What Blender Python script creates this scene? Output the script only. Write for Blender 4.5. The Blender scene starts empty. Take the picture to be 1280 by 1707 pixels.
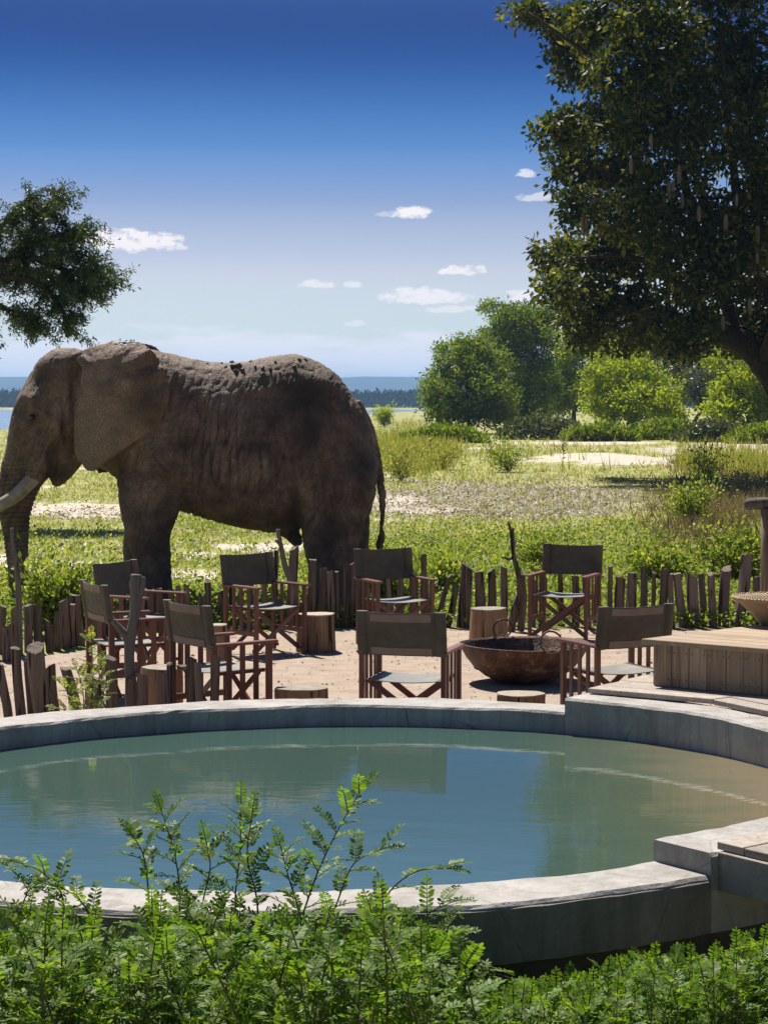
import bpy, bmesh, math, random
import numpy as np
from mathutils import Vector, Matrix
random.seed(7); rng = np.random.default_rng(7)
R_ = math.radians
scene = bpy.context.scene
COL = scene.collection

# ------------------------------------------------------------------ camera
FPX, HOR, CAMH = 3400.0, 674.0, 2.35          # focal length and horizon in photo pixels, eye height
PITCH = math.atan((853.5 - HOR) / FPX)
cam_d = bpy.data.cameras.new('camera'); cam = bpy.data.objects.new('camera', cam_d); COL.objects.link(cam)
cam_d.sensor_fit = 'HORIZONTAL'; cam_d.sensor_width = 36; cam_d.lens = FPX / 1280 * 36
cam_d.clip_start = 0.1; cam_d.clip_end = 60000
cam.location = (0, 0, CAMH); cam.rotation_euler = (math.pi / 2 - PITCH, 0, 0)
scene.camera = cam

# ------------------------------------------------------------------ light
SUN_EL, SUN_AZ = R_(57), R_(-21)               # behind the scene, a little to the left
sun_dir = Vector((math.sin(SUN_AZ) * math.cos(SUN_EL), math.cos(SUN_AZ) * math.cos(SUN_EL), math.sin(SUN_EL)))
sl = bpy.data.lights.new('sun', 'SUN'); sl.energy = 5.0; sl.angle = R_(0.53); sl.color = (1.0, 0.95, 0.87)
so = bpy.data.objects.new('sun', sl); COL.objects.link(so)
so.rotation_euler = sun_dir.to_track_quat('Z', 'Y').to_euler(); so.location = (0, 0, 50)

world = bpy.data.worlds.new('World'); scene.world = world; world.use_nodes = True
wn, wl = world.node_tree.nodes, world.node_tree.links
for n in list(wn): wn.remove(n)
def W(t, **k):
    n = wn.new(t)
    for a, b in k.items(): setattr(n, a, b)
    return n
def wmath(op, a, b=None, c=None, clamp=False):
    n = W('ShaderNodeMath', operation=op, use_clamp=clamp)
    for i, v in enumerate((a, b, c)):
        if v is None: continue
        if isinstance(v, (int, float)): n.inputs[i].default_value = v
        else: wl.new(v, n.inputs[i])
    return n.outputs[0]
sky = W('ShaderNodeTexSky', sky_type='NISHITA', sun_disc=False, sun_elevation=SUN_EL, sun_rotation=SUN_AZ,
        altitude=400, air_density=1.0, dust_density=0.6, ozone_density=2.0)
tc = W('ShaderNodeTexCoord'); sep = W('ShaderNodeSeparateXYZ'); wl.new(tc.outputs['Generated'], sep.inputs[0])
elev = wmath('ARCSINE', sep.outputs[2]); azim = wmath('ARCTAN2', sep.outputs[0], sep.outputs[1])
ramp = W('ShaderNodeValToRGB'); wl.new(wmath('MULTIPLY', elev, 1 / 0.5, clamp=True), ramp.inputs[0])
cr = ramp.color_ramp; cr.interpolation = 'CARDINAL'
SKYTINT = [(0.0, (1.46, 1.17, 1.1)), (0.073, (1.34, 1.0, 1.0)), (0.132, (.97, .81, .89)), (0.19, (.58, .55, .73)), (0.25, (.18, .345, .66)), (0.38, (.012, .085, .31)), (0.52, (.44, .64, .94)), (1.0, (.42, .47, .57))]
while len(cr.elements) < len(SKYTINT): cr.elements.new(.5)
for e, (p, c) in zip(cr.elements, SKYTINT): e.position = p; e.color = (*c, 1)
mul = W('ShaderNodeMix', data_type='RGBA', blend_type='MULTIPLY'); mul.inputs[0].default_value = 1
wl.new(sky.outputs[0], mul.inputs[6]); wl.new(ramp.outputs[0], mul.inputs[7])
# small fair-weather clouds: puffs by direction (azimuth, elevation in radians) broken up by noise, and a low bank all round
comb = W('ShaderNodeCombineXYZ'); wl.new(azim, comb.inputs[0]); wl.new(wmath('MULTIPLY', elev, 1.7), comb.inputs[1])
nz = W('ShaderNodeTexNoise'); nz.inputs['Scale'].default_value = 120; nz.inputs['Detail'].default_value = 8; nz.inputs['Roughness'].default_value = .64
wl.new(comb.outputs[0], nz.inputs['Vector'])
nzc = wmath('SUBTRACT', nz.outputs[0], 0.5)
CLOUDS = [(215, 403, 88, 22, 1), (305, 414, 12, 7, .8), (683, 357, 34, 11, 1), (769, 451, 38, 10, 1), (706, 493, 72, 17, 1), (750, 515, 44, 8, .7), (874, 294, 19, 8, .7), (890, 332, 27, 9, .55), (872, 494, 32, 13, 1), (530, 474, 32, 8, .8), (586, 475, 15, 7, .7), (590, 539, 21, 6, .7), (672, 577, 14, 6, .6), (640, 359, 14, 5, .35)]
mask = None
for (cx, cy, rx, ry, a) in CLOUDS:
    ca, ce = (cx - 640) / FPX, (HOR - cy - ry * .25) / FPX
    dx = wmath('MULTIPLY', wmath('SUBTRACT', azim, ca), FPX / (rx * 1.12))
    dy = wmath('MULTIPLY', wmath('SUBTRACT', elev, ce), FPX / (ry * 1.12))
    up = wmath('GREATER_THAN', dy, 0.0)                           # flatter bases than tops
    dy2 = wmath('MULTIPLY', dy, wmath('SUBTRACT', 1.6, wmath('MULTIPLY', up, 0.6)))
    d2 = wmath('ADD', wmath('MULTIPLY', dx, dx), wmath('MULTIPLY', dy2, dy2))
    v = wmath('ADD', wmath('SUBTRACT', 1.0, d2), wmath('MULTIPLY', nzc, 4.6))
    v = wmath('MULTIPLY', wmath('MULTIPLY', v, 1.5, clamp=True), a)
    mask = v if mask is None else wmath('MAXIMUM', mask, v)
comb2 = W('ShaderNodeCombineXYZ'); wl.new(azim, comb2.inputs[0]); wl.new(wmath('MULTIPLY', elev, 5.0), comb2.inputs[1])
nz2 = W('ShaderNodeTexNoise'); nz2.inputs['Scale'].default_value = 17; nz2.inputs['Detail'].default_value = 7; nz2.inputs['Roughness'].default_value = .6
wl.new(comb2.outputs[0], nz2.inputs['Vector'])
band = wmath('SUBTRACT', 1.0, wmath('ABSOLUTE', wmath('MULTIPLY', wmath('SUBTRACT', elev, .024), 1 / .019)), clamp=True)
bank = wmath('MULTIPLY', wmath('SUBTRACT', wmath('ADD', wmath('MULTIPLY', band, .55), wmath('MULTIPLY', nz2.outputs[0], 1.6)), .98), 4.2, clamp=True)
mask = wmath('MAXIMUM', mask, wmath('MULTIPLY', wmath('MULTIPLY', bank, .9), wmath('MULTIPLY', band, 4.0, clamp=True)))
cmix = W('ShaderNodeMix', data_type='RGBA'); wl.new(mask, cmix.inputs[0]); wl.new(mul.outputs[2], cmix.inputs[6])
cmix.inputs[7].default_value = (10.2, 9.5, 9.1, 1)
bg = W('ShaderNodeBackground'); bg.inputs[1].default_value = 0.062; wl.new(cmix.outputs[2], bg.inputs[0])
wo = W('ShaderNodeOutputWorld'); wl.new(bg.outputs[0], wo.inputs[0])

scene.view_settings.view_transform = 'Standard'; scene.view_settings.look = 'None'
scene.view_settings.exposure = 0.75; scene.view_settings.gamma = 1.0; scene.view_settings.use_curve_mapping = False
scene.render.engine = 'CYCLES'
cy = scene.cycles
cy.use_denoising = True; cy.max_bounces = 8; cy.diffuse_bounces = 3; cy.glossy_bounces = 4; cy.transmission_bounces = 6; cy.transparent_max_bounces = 8
cy.volume_bounces = 0; cy.caustics_reflective = False; cy.caustics_refractive = False

# ------------------------------------------------------------------ geometry helpers
CP, SP = math.cos(PITCH), math.sin(PITCH)
def ray(px, py):
    dx = (px - 640) / FPX; dy = -(py - 853.5) / FPX
    return Vector((dx, CP + dy * SP, -SP + dy * CP))
def G(px, py, z=0.0):                          # where that line of sight meets the level z
    d = ray(px, py); return Vector((0, 0, CAMH)) + d * ((z - CAMH) / d.z)
def D(px, py, Y):                              # ... or the distance Y of the thing it belongs to
    d = ray(px, py); return Vector((0, 0, CAMH)) + d * (Y / d.y)
def pix(X, Y, Z=0.0):                          # ground point -> photo pixel, for laying out the field's patches
    dz = Z - CAMH
    fwd = Y * CP - dz * SP; up = Y * SP + dz * CP
    return 640 + FPX * X / fwd, 853.5 - FPX * up / fwd
def GA(px, py, z=0.0):
    dx = (px - 640) / FPX; dy = -(py - 853.5) / FPX
    dzz = -SP + dy * CP; t = (z - CAMH) / dzz
    return dx * t, (CP + dy * SP) * t

def vnoise(P, seed=0):
    P = np.asarray(P, float); i = np.floor(P).astype(np.int64); f = P - i; u = f * f * (3 - 2 * f)
    def h(a, b, c):
        n = (a * 374761393 + b * 668265263 + c * 2147483647 + seed * 974711) & 0xffffffff
        n = ((n ^ (n >> 13)) * 1274126177) & 0xffffffff
        n = ((n ^ (n >> 16)) * 2246822519) & 0xffffffff
        return ((n ^ (n >> 15)) & 0xffff) / 32767.5 - 1
    x, y, z = i[:, 0], i[:, 1], i[:, 2]; r = 0
    for dx in (0, 1):
        for dy in (0, 1):
            for dz in (0, 1):
                w = (u[:, 0] if dx else 1 - u[:, 0]) * (u[:, 1] if dy else 1 - u[:, 1]) * (u[:, 2] if dz else 1 - u[:, 2])
                r = r + w * h(x + dx, y + dy, z + dz)
    return r
def fbm(P, oct=4, seed=0):
    P = np.asarray(P, float); s = 0; a = .5
    for k in range(oct): s = s + a * vnoise(P * 2 ** k, seed + k); a *= .5
    return s
def fbm2(X, Y, sc, oct=4, seed=0):
    return fbm(np.c_[np.ravel(X) * sc, np.ravel(Y) * sc, np.full(np.size(X), .5)], oct, seed)

def tag(o, label=None, cat=None, group=None, kind=None):
    for k, v in (('label', label), ('category', cat), ('group', group), ('kind', kind)):
        if v: o[k] = v
    return o
def empty(name, loc=(0, 0, 0), rz=0, **k):
    o = bpy.data.objects.new(name, None); COL.objects.link(o); o.location = loc; o.rotation_euler[2] = rz
    o.empty_display_size = .1
    return tag(o, **k)
def link(name, me, mat=None, parent=None, loc=None, rot=None):
    o = bpy.data.objects.new(name, me); COL.objects.link(o)
    if mat is not None and not me.materials: me.materials.append(mat)
    if parent is not None: o.parent = parent
    if loc is not None: o.location = loc
    if rot is not None: o.rotation_euler = rot
    return o
def npmesh(name, V, F, smooth=False):
    V = np.asarray(V, np.float32); F = np.asarray(F, np.int32); k = F.shape[1]
    me = bpy.data.meshes.new(name); me.vertices.add(len(V)); me.vertices.foreach_set('co', V.ravel())
    me.loops.add(F.size); me.loops.foreach_set('vertex_index', F.ravel())
    me.polygons.add(len(F)); me.polygons.foreach_set('loop_start', np.arange(0, F.size, k, dtype=np.int32))
    if smooth: me.polygons.foreach_set('use_smooth', np.ones(len(F), bool))
    me.update(calc_edges=True); return me
class MB:
    def __init__(s): s.v, s.f = [], []
    def add(s, v, f):
        o = len(s.v); s.v += [tuple(p) for p in v]; s.f += [tuple(i + o for i in q) for q in f]; return s
    def box(s, c, size, M=None):
        c = Vector(c); h = Vector(size) / 2
        p = [Vector((x * h.x, y * h.y, z * h.z)) for x in (-1, 1) for y in (-1, 1) for z in (-1, 1)]
        if M is not None: p = [M @ q for q in p]
        return s.add([q + c for q in p], [(0, 1, 3, 2), (4, 6, 7, 5), (0, 4, 5, 1), (2, 3, 7, 6), (0, 2, 6, 4), (1, 5, 7, 3)])
    def bar(s, a, b, w, t, upv=(0, 0, 1)):      # rectangular bar from a to b, width w across, thickness t along upv
        a, b = Vector(a), Vector(b); d = (b - a); L = d.length; d.normalize()
        x = d.cross(Vector(upv))
        if x.length < 1e-4: x = d.cross(Vector((0, 1, 0)))
        x.normalize(); y = x.cross(d)
        return s.box((a + b) / 2, (w, L, t), Matrix((x, d, y)).transposed())
    def rings(s, R, cap=True, closed=False):
        n = len(R[0]); v = [p for r in R for p in r]; f = []
        for i in range(len(R) - (0 if closed else 1)):
            for j in range(n):
                a, b = i * n + j, i * n + (j + 1) % n; c, d = ((i + 1) % len(R)) * n + (j + 1) % n, ((i + 1) % len(R)) * n + j
                f.append((a, b, c, d))
        if cap and not closed: f.append(tuple(range(n))[::-1]); f.append(tuple(range((len(R) - 1) * n, len(R) * n)))
        return s.add(v, f)
    def tube(s, pts, rad, n=8, jit=0.0, rnd=random, cap=True):
        pts = [Vector(p) for p in pts]; R = []; ref = None
        for i, p in enumerate(pts):
            d = (pts[min(i + 1, len(pts) - 1)] - pts[max(i - 1, 0)]).normalized()
            if ref is None: ref = Vector((1, 0, 0)) if abs(d.x) < .8 else Vector((0, 1, 0))
            x = (ref - d * ref.dot(d)).normalized(); y = d.cross(x); ref = x
            r = rad[i] if hasattr(rad, '__len__') else rad
            R.append([p + (x * math.cos(t) + y * math.sin(t)) * r * (1 + jit * rnd.uniform(-1, 1)) for t in [2 * math.pi * k / n for k in range(n)]])
        return s.rings(R, cap)
    def lathe(s, prof, n=40):
        R = [[Vector((r * math.cos(2 * math.pi * k / n), r * math.sin(2 * math.pi * k / n), z)) for k in range(n)] for r, z in prof]
        return s.rings(R, True)
    def mesh(s, name, smooth=False):
        me = bpy.data.meshes.new(name); me.from_pydata(s.v, [], s.f)
        if smooth: me.polygons.foreach_set('use_smooth', np.ones(len(me.polygons), bool))
        me.update(); return me
    def build(s, name, mat, parent=None, smooth=False, loc=None, rot=None, bevel=0, sharp=False):
        me = s.mesh(name, smooth)
        if bevel:
            bm = bmesh.new(); bm.from_mesh(me)
            bmesh.ops.bevel(bm, geom=bm.edges[:], offset=bevel, segments=1, affect='EDGES', clamp_overlap=True)
            bm.to_mesh(me); bm.free()
        if sharp: me.set_sharp_from_angle(angle=R_(40))
        return link(name, me, mat, parent, loc, rot)
def catmull(pts, n=6):
    P = [Vector(p) for p in pts]; P = [P[0] * 2 - P[1]] + P + [P[-1] * 2 - P[-2]]; out = []
    for i in range(1, len(P) - 2):
        for k in range(n):
            t = k / n; a, b, c, d = P[i - 1:i + 3]
            out.append(.5 * ((2 * b) + (c - a) * t + (2 * a - 5 * b + 4 * c - d) * t * t + (3 * b - a - 3 * c + d) * t ** 3))
    out.append(P[-2]); return out

# ------------------------------------------------------------------ materials
class NT:
    def __init__(s, name):
        s.m = bpy.data.materials.new(name); s.m.use_nodes = True; s.n = s.m.node_tree.nodes; s.l = s.m.node_tree.links
        s.b = s.n['Principled BSDF']; s.out = s.n['Material Output']
    def node(s, t, **k):
        n = s.n.new(t)
        for a, b in k.items(): setattr(n, a, b)
        return n
    def set(s, inp, v):
        if isinstance(v, bpy.types.NodeSocket): s.l.new(v, inp)
        elif isinstance(v, (tuple, list)) and len(v) == 3 and inp.type == 'RGBA': inp.default_value = (*v, 1)
        else: inp.default_value = v
    def coord(s, kind='Object', scale=(1, 1, 1), rnd=0.0):
        tc = s.node('ShaderNodeTexCoord'); mp = s.node('ShaderNodeMapping'); s.l.new(tc.outputs[kind], mp.inputs[0]); mp.inputs['Scale'].default_value = scale
        if rnd:
            oi = s.node('ShaderNodeObjectInfo'); m = s.math('MULTIPLY', oi.outputs['Random'], rnd); s.l.new(m, mp.inputs['Location'])
        return mp.outputs[0]
    def math(s, op, a, b=None, clamp=False):
        n = s.node('ShaderNodeMath', operation=op, use_clamp=clamp); s.set(n.inputs[0], a)
        if b is not None: s.set(n.inputs[1], b)
        return n.outputs[0]
    def noise(s, vec, scale, detail=5, rough=.55, dist=0.0):
        n = s.node('ShaderNodeTexNoise'); s.l.new(vec, n.inputs['Vector']); n.inputs['Scale'].default_value = scale
        n.inputs['Detail'].default_value = detail; n.inputs['Roughness'].default_value = rough; n.inputs['Distortion'].default_value = dist
        return n.outputs[0]
    def ramp(s, fac, stops):
        r = s.node('ShaderNodeValToRGB'); s.set(r.inputs[0], fac); e = r.color_ramp.elements
        while len(e) < len(stops): e.new(.5)
        for q, (p, c) in zip(e, stops): q.position = p; q.color = (*c, 1) if not isinstance(c, (int, float)) else (c, c, c, 1)
        return r.outputs[0]
    def mix(s, fac, a, b, blend='MIX'):
        n = s.node('ShaderNodeMix', data_type='RGBA', blend_type=blend); s.set(n.inputs[0], fac); s.set(n.inputs[6], a); s.set(n.inputs[7], b); return n.outputs[2]
    def bump(s, h, strength=.5, dist=.01, prev=None):
        n = s.node('ShaderNodeBump'); n.inputs['Strength'].default_value = strength; n.inputs['Distance'].default_value = dist
        s.set(n.inputs['Height'], h)
        if prev is not None: s.l.new(prev, n.inputs['Normal'])
        return n.outputs[0]
    def fin(s, color, rough=.8, normal=None, spec=.3, metal=0.0):
        s.set(s.b.inputs['Base Color'], color); s.set(s.b.inputs['Roughness'], rough); s.set(s.b.inputs['Specular IOR Level'], spec); s.set(s.b.inputs['Metallic'], metal)
        if normal is not None: s.l.new(normal, s.b.inputs['Normal'])
        return s.m
def wood(name, c0, c1, c2, grain=(30, 30, 2.2), rough=.75, spec=.25, crack=True, bdist=.006):
    t = NT(name); v = t.coord('Object', grain, 13.0); a = t.noise(v, 1.0, 6, .6, .8)
    v2 = t.coord('Object', (2.5, 2.5, 1.2), 13.0); b = t.noise(v2, 1.6, 4, .6)
    col = t.mix(t.ramp(b, [(.35, 0.0), (.7, 1.0)]), t.ramp(a, [(.3, c0), (.62, c1)]), c2)
    oi = t.node('ShaderNodeObjectInfo'); col = t.mix(.65, col, t.mix(1.0, col, t.ramp(oi.outputs['Random'], [(0, .55), (1, 1.35)]), 'MULTIPLY'))
    if crack:
        w = t.noise(t.coord('Object', (grain[0] * .9, grain[1] * .9, grain[2] * .35), 5.0), 1.0, 3, .5, .3)
        k = t.ramp(w, [(.36, 0.0), (.42, 1.0)]); col = t.mix(t.math('SUBTRACT', 1.0, k), col, tuple(x * .25 for x in c0))
        return t.fin(col, rough, t.bump(t.math('ADD', a, k), .8, bdist), spec)
    return t.fin(col, rough, t.bump(a, .5, bdist), spec)
def leafmat(name, stops, trans=.38, gloss=.35, rough=.42):
    t = NT(name); g = t.node('ShaderNodeNewGeometry'); col = t.ramp(g.outputs['Random Per Island'], stops)
    t.fin(col, rough, None, gloss)
    tr = t.node('ShaderNodeBsdfTranslucent'); t.l.new(t.mix(1.0, col, (1.35, 1.3, .55), 'MULTIPLY'), tr.inputs[0])
    mx = t.node('ShaderNodeMixShader'); mx.inputs[0].default_value = trans
    t.l.new(t.b.outputs[0], mx.inputs[1]); t.l.new(tr.outputs[0], mx.inputs[2]); t.l.new(mx.outputs[0], t.out.inputs[0]); return t.m

M = {}
M['post'] = wood('weathered_post_wood', (.055, .040, .031), (.21, .15, .112), (.15, .12, .10), bdist=.014)
M['branch'] = wood('dead_branch_wood', (.05, .042, .037), (.17, .14, .12), (.12, .105, .095), bdist=.006)
M['stump'] = wood('stump_wood', (.12, .065, .03), (.36, .22, .12), (.24, .16, .095), grain=(22, 22, 1.6), bdist=.01)
M['stumptop'] = wood('stump_cut_face', (.22, .17, .12), (.42, .34, .26), (.30, .25, .20), grain=(14, 14, 14), crack=False)
M['chairwood'] = wood('reddish_chair_wood', (.095, .030, .019), (.17, .058, .037), (.13, .045, .03), grain=(40, 40, 3), rough=.42, spec=.45, crack=False, bdist=.001)
M['deck'] = wood('grey_deck_board', (.18, .145, .115), (.40, .335, .275), (.33, .29, .25), grain=(26, 26, 26), bdist=.003, crack=False)
M['box'] = wood('tan_plank', (.085, .052, .030), (.40, .28, .18), (.27, .195, .135), grain=(42, 42, 1.6), bdist=.004, crack=False)
M['boxtop'] = wood('tan_top_plank', (.20, .135, .085), (.42, .30, .195), (.34, .26, .185), grain=(4, 40, 40), bdist=.003, crack=False)

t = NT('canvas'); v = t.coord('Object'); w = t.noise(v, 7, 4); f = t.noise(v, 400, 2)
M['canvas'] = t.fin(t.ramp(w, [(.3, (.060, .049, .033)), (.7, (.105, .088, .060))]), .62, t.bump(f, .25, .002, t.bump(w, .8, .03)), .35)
t = NT('canvas_seat_lit'); v = t.coord('Object'); w = t.noise(v, 7, 4); f = t.noise(v, 400, 2)
M['seat'] = t.fin(t.ramp(w, [(.3, (.15, .145, .12)), (.7, (.23, .225, .19))]), .45, t.bump(f, .25, .002, t.bump(w, .5, .012)), .5)  # same cloth as the backs, base colour paled to carry the sun glare
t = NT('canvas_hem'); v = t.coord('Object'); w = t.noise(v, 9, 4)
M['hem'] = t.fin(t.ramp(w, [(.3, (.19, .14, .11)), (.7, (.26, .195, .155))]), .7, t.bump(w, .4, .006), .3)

def concrete(name, c0, c1, dark):
    t = NT(name); v = t.coord('Object'); a = t.noise(v, 3.2, 9, .65, .4); b = t.noise(v, 55, 5, .6); s = t.noise(t.coord('Object', (2.4, 2.4, .9)), 1.6, 6, .6)
    col = t.mix(t.math('MULTIPLY', b, .55), t.ramp(a, [(.25, c0), (.75, c1)]), c0)
    col = t.mix(t.math('MULTIPLY', t.ramp(s, [(.45, 0.0), (.72, 1.0)]), .7), col, dark)
    st = t.noise(t.coord('Object', (9, 9, .8)), 1.3, 6, .65, .6); col = t.mix(t.math('MULTIPLY', t.ramp(st, [(.48, 0.0), (.66, 1.0)]), .45), col, dark)
    sp = t.noise(v, 20, 6, .7, 1.0); col = t.mix(t.math('MULTIPLY', t.ramp(sp, [(.55, 0.0), (.7, 1.0)]), .35), col, tuple(min(1, x * 1.25) for x in c1))
    vo = t.node('ShaderNodeTexVoronoi', feature='DISTANCE_TO_EDGE'); t.l.new(t.coord('Object', (1, 1, .6)), vo.inputs['Vector']); vo.inputs['Scale'].default_value = 1.7
    ckf = t.math('MULTIPLY', t.ramp(t.math('ADD', vo.outputs['Distance'], t.math('MULTIPLY', t.math('SUBTRACT', b, .5), .02)), [(0, 1.0), (.010, 0.0)]), t.ramp(a, [(.4, 0.0), (.6, .7)])); col = t.mix(ckf, col, tuple(x * .4 for x in dark))
    return t.fin(col, .78, t.bump(t.math('ADD', t.math('MULTIPLY', b, .5), a), .7, .012), .3)
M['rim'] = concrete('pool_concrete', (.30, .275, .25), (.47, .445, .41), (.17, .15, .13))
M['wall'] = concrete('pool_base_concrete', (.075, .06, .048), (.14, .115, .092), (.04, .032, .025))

t = NT('rusty_iron'); v = t.coord('Object'); a = t.noise(v, 6, 8, .65, .5); b = t.noise(v, 40, 5, .6)
M['rust'] = t.fin(t.ramp(t.math('ADD', t.math('MULTIPLY', a, .7), t.math('MULTIPLY', b, .3)), [(.36, (.02, .012, .009)), (.47, (.07, .033, .02)), (.56, (.15, .075, .042)), (.66, (.34, .21, .13))]), t.ramp(a, [(.3, .5), (.7, .85)]), t.bump(b, .9, .014, t.bump(a, .6, .03)), .4, .25)
t = NT('soot_and_ash'); v = t.coord('Object'); a = t.noise(v, 9, 7, .65)
M['ash'] = t.fin(t.ramp(a, [(.35, (.03, .03, .032)), (.7, (.10, .10, .105))]), .9, t.bump(a, .7, .02))

t = NT('woven_reed'); tc_ = t.node('ShaderNodeTexCoord'); sx = t.node('ShaderNodeSeparateXYZ'); t.l.new(tc_.outputs['Object'], sx.inputs[0])
rr = t.math('SQRT', t.math('ADD', t.math('MULTIPLY', sx.outputs[0], sx.outputs[0]), t.math('MULTIPLY', sx.outputs[1], sx.outputs[1])))
an = t.math('ARCTAN2', sx.outputs[1], sx.outputs[0])
w1 = t.math('SINE', t.math('MULTIPLY', rr, 420)); w2 = t.math('SINE', t.math('MULTIPLY', an, 70)); h = t.math('MULTIPLY', w1, w2)
a = t.noise(t.coord('Object'), 12, 5)
M['basket'] = t.fin(t.mix(t.math('MULTIPLY', t.math('ADD', h, 1.0), .35), t.ramp(a, [(.3, (.36, .25, .15)), (.7, (.50, .37, .24))]), (.20, .13, .08)), .75, t.bump(h, .7, .006), .25)

t = NT('elephant_skin'); v = t.coord('Object')
big = t.noise(v, 1.4, 6, .62, .3); mid = t.noise(v, 5.5, 6, .6); fine = t.noise(v, 60, 4, .6)
dv = t.node('ShaderNodeVectorMath', operation='ADD'); t.l.new(v, dv.inputs[0]); nsv = t.node('ShaderNodeTexNoise'); nsv.inputs['Scale'].default_value = 7; nsv.inputs['Detail'].default_value = 4; t.l.new(v, nsv.inputs['Vector'])
sc_ = t.node('ShaderNodeVectorMath', operation='SCALE'); sc_.inputs[3].default_value = .12; t.l.new(nsv.outputs['Color'], sc_.inputs[0]); t.l.new(sc_.outputs[0], dv.inputs[1])
mp = t.node('ShaderNodeMapping'); mp.inputs['Scale'].default_value = (1.7, 1.2, .62); mp.inputs['Rotation'].default_value = (0, R_(-14), 0); t.l.new(dv.outputs[0], mp.inputs[0])
vo = t.node('ShaderNodeTexVoronoi', feature='DISTANCE_TO_EDGE'); vo.inputs['Scale'].default_value = 30; t.l.new(mp.outputs[0], vo.inputs['Vector'])
crk = t.ramp(vo.outputs['Distance'], [(0, 0.0), (.13, 1.0)])
att = t.node('ShaderNodeAttribute', attribute_name='dust')
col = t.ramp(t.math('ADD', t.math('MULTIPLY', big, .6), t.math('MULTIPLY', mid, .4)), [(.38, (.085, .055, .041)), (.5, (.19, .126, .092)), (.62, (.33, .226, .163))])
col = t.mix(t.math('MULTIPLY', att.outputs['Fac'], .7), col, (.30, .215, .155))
col = t.mix(t.math('MULTIPLY', t.math('MULTIPLY', t.math('SUBTRACT', 1.0, crk), .85), mid), col, (.035, .027, .022))  # fine wrinkle shading painted dark into the skin colour, where bump barely shows
att2 = t.node('ShaderNodeAttribute', attribute_name='crease_shade'); col = t.mix(t.math('MULTIPLY', att2.outputs['Fac'], .75), col, (.03, .023, .019))  # shade of folds and trunk rings painted into the colour too
att3 = t.node('ShaderNodeAttribute', attribute_name='dark_patch'); col = t.mix(t.math('MULTIPLY', att3.outputs['Fac'], .8), col, (.026, .021, .019))
nrm = t.bump(fine, .4, .008, t.bump(crk, .55, .022, t.bump(mid, .6, .04)))
M['skin'] = t.fin(col, .72, nrm, .3)
t = NT('ivory'); v = t.coord('Object', (1, 1, 1)); a = t.noise(v, 7, 6); M['ivory'] = t.fin(t.ramp(a, [(.3, (.17, .13, .095)), (.5, (.33, .275, .21)), (.75, (.50, .44, .36))]), .42, t.bump(t.noise(v, 40, 3), .3, .004), .45)
t = NT('dark_eye'); M['eye'] = t.fin((.012, .009, .007), .15, None, .6)
t = NT('dry_mud'); a = t.noise(t.coord('Object'), 30, 5); M['mud'] = t.fin(t.ramp(a, [(.3, (.03, .026, .024)), (.7, (.10, .085, .075))]), .7, t.bump(a, .7, .01), .4)

t = NT('pool_water'); v = t.coord('Object'); n1 = t.noise(t.coord('Object', (1.0, 2.6, 1)), 1.8, 3, .5); n2 = t.noise(t.coord('Object', (1.0, 3.2, 1)), 7.0, 2, .5)
sx = t.node('ShaderNodeSeparateXYZ'); t.l.new(v, sx.inputs[0])
shelf = t.math('ADD', t.math('MULTIPLY', t.math('SUBTRACT', sx.outputs[0], 1.0), .8), t.math('MULTIPLY', t.math('SUBTRACT', n1, .5), .5))
col = t.ramp(shelf, [(0, (.048, .090, .074)), (.5, (.085, .11, .07)), (1, (.20, .165, .10))])     # pale submerged ledge along the right side
nrm = t.bump(t.math('ADD', n1, t.math('MULTIPLY', n2, .25)), .012, .10)
M['water'] = t.fin(col, .03, nrm, .5); t.b.inputs['IOR'].default_value = 1.8
t = NT('lake_water'); v = t.coord('Object', (.02, .08, 1)); a = t.noise(v, 2, 4); M['lake'] = t.fin(t.ramp(a, [(.3, (.10, .17, .26)), (.7, (.16, .24, .34))]), .22, t.bump(a, .4, 1.0), .5)

GREEN = lambda k, y=0: tuple(np.clip(np.array(k) + y, 0, 1))
M['bush'] = leafmat('bush_leaf', [(0, (.055, .12, .012)), (.4, (.10, .195, .018)), (.75, (.15, .255, .025)), (1, (.22, .31, .045))], .5, .22, .5)
M['weed'] = leafmat('weed_leaf', [(0, (.09, .155, .022)), (.45, (.175, .245, .04)), (.8, (.27, .315, .075)), (1, (.40, .36, .17))], .55, .25, .5)
M['litter'] = leafmat('dead_leaf', [(0, (.16, .135, .10)), (.35, (.29, .255, .21)), (.7, (.43, .395, .34)), (.9, (.52, .49, .44)), (1, (.24, .16, .09))], .15, .25, .5)
M['grass'] = leafmat('grass_blade', [(0, (.15, .19, .036)), (.45, (.25, .275, .07)), (.8, (.33, .32, .11)), (1, (.42, .36, .19))], .45, .1, .7)
M['dry'] = leafmat('dry_stalk', [(0, (.10, .07, .04)), (.6, (.20, .15, .09)), (1, (.30, .24, .15))], .25, .2)
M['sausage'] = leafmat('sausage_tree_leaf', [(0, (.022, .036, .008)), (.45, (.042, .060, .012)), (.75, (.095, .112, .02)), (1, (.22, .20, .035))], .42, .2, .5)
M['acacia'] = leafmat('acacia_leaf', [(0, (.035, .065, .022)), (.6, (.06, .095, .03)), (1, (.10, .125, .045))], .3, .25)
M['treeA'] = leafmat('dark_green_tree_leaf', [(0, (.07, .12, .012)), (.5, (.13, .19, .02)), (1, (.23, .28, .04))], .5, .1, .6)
M['treeB'] = leafmat('yellow_green_tree_leaf', [(0, (.13, .19, .014)), (.5, (.24, .31, .02)), (1, (.37, .40, .04))], .55, .12, .5)
M['treeC'] = leafmat('grey_green_tree_leaf', [(0, (.05, .07, .03)), (.5, (.08, .10, .045)), (1, (.13, .14, .06))], .35)
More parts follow.
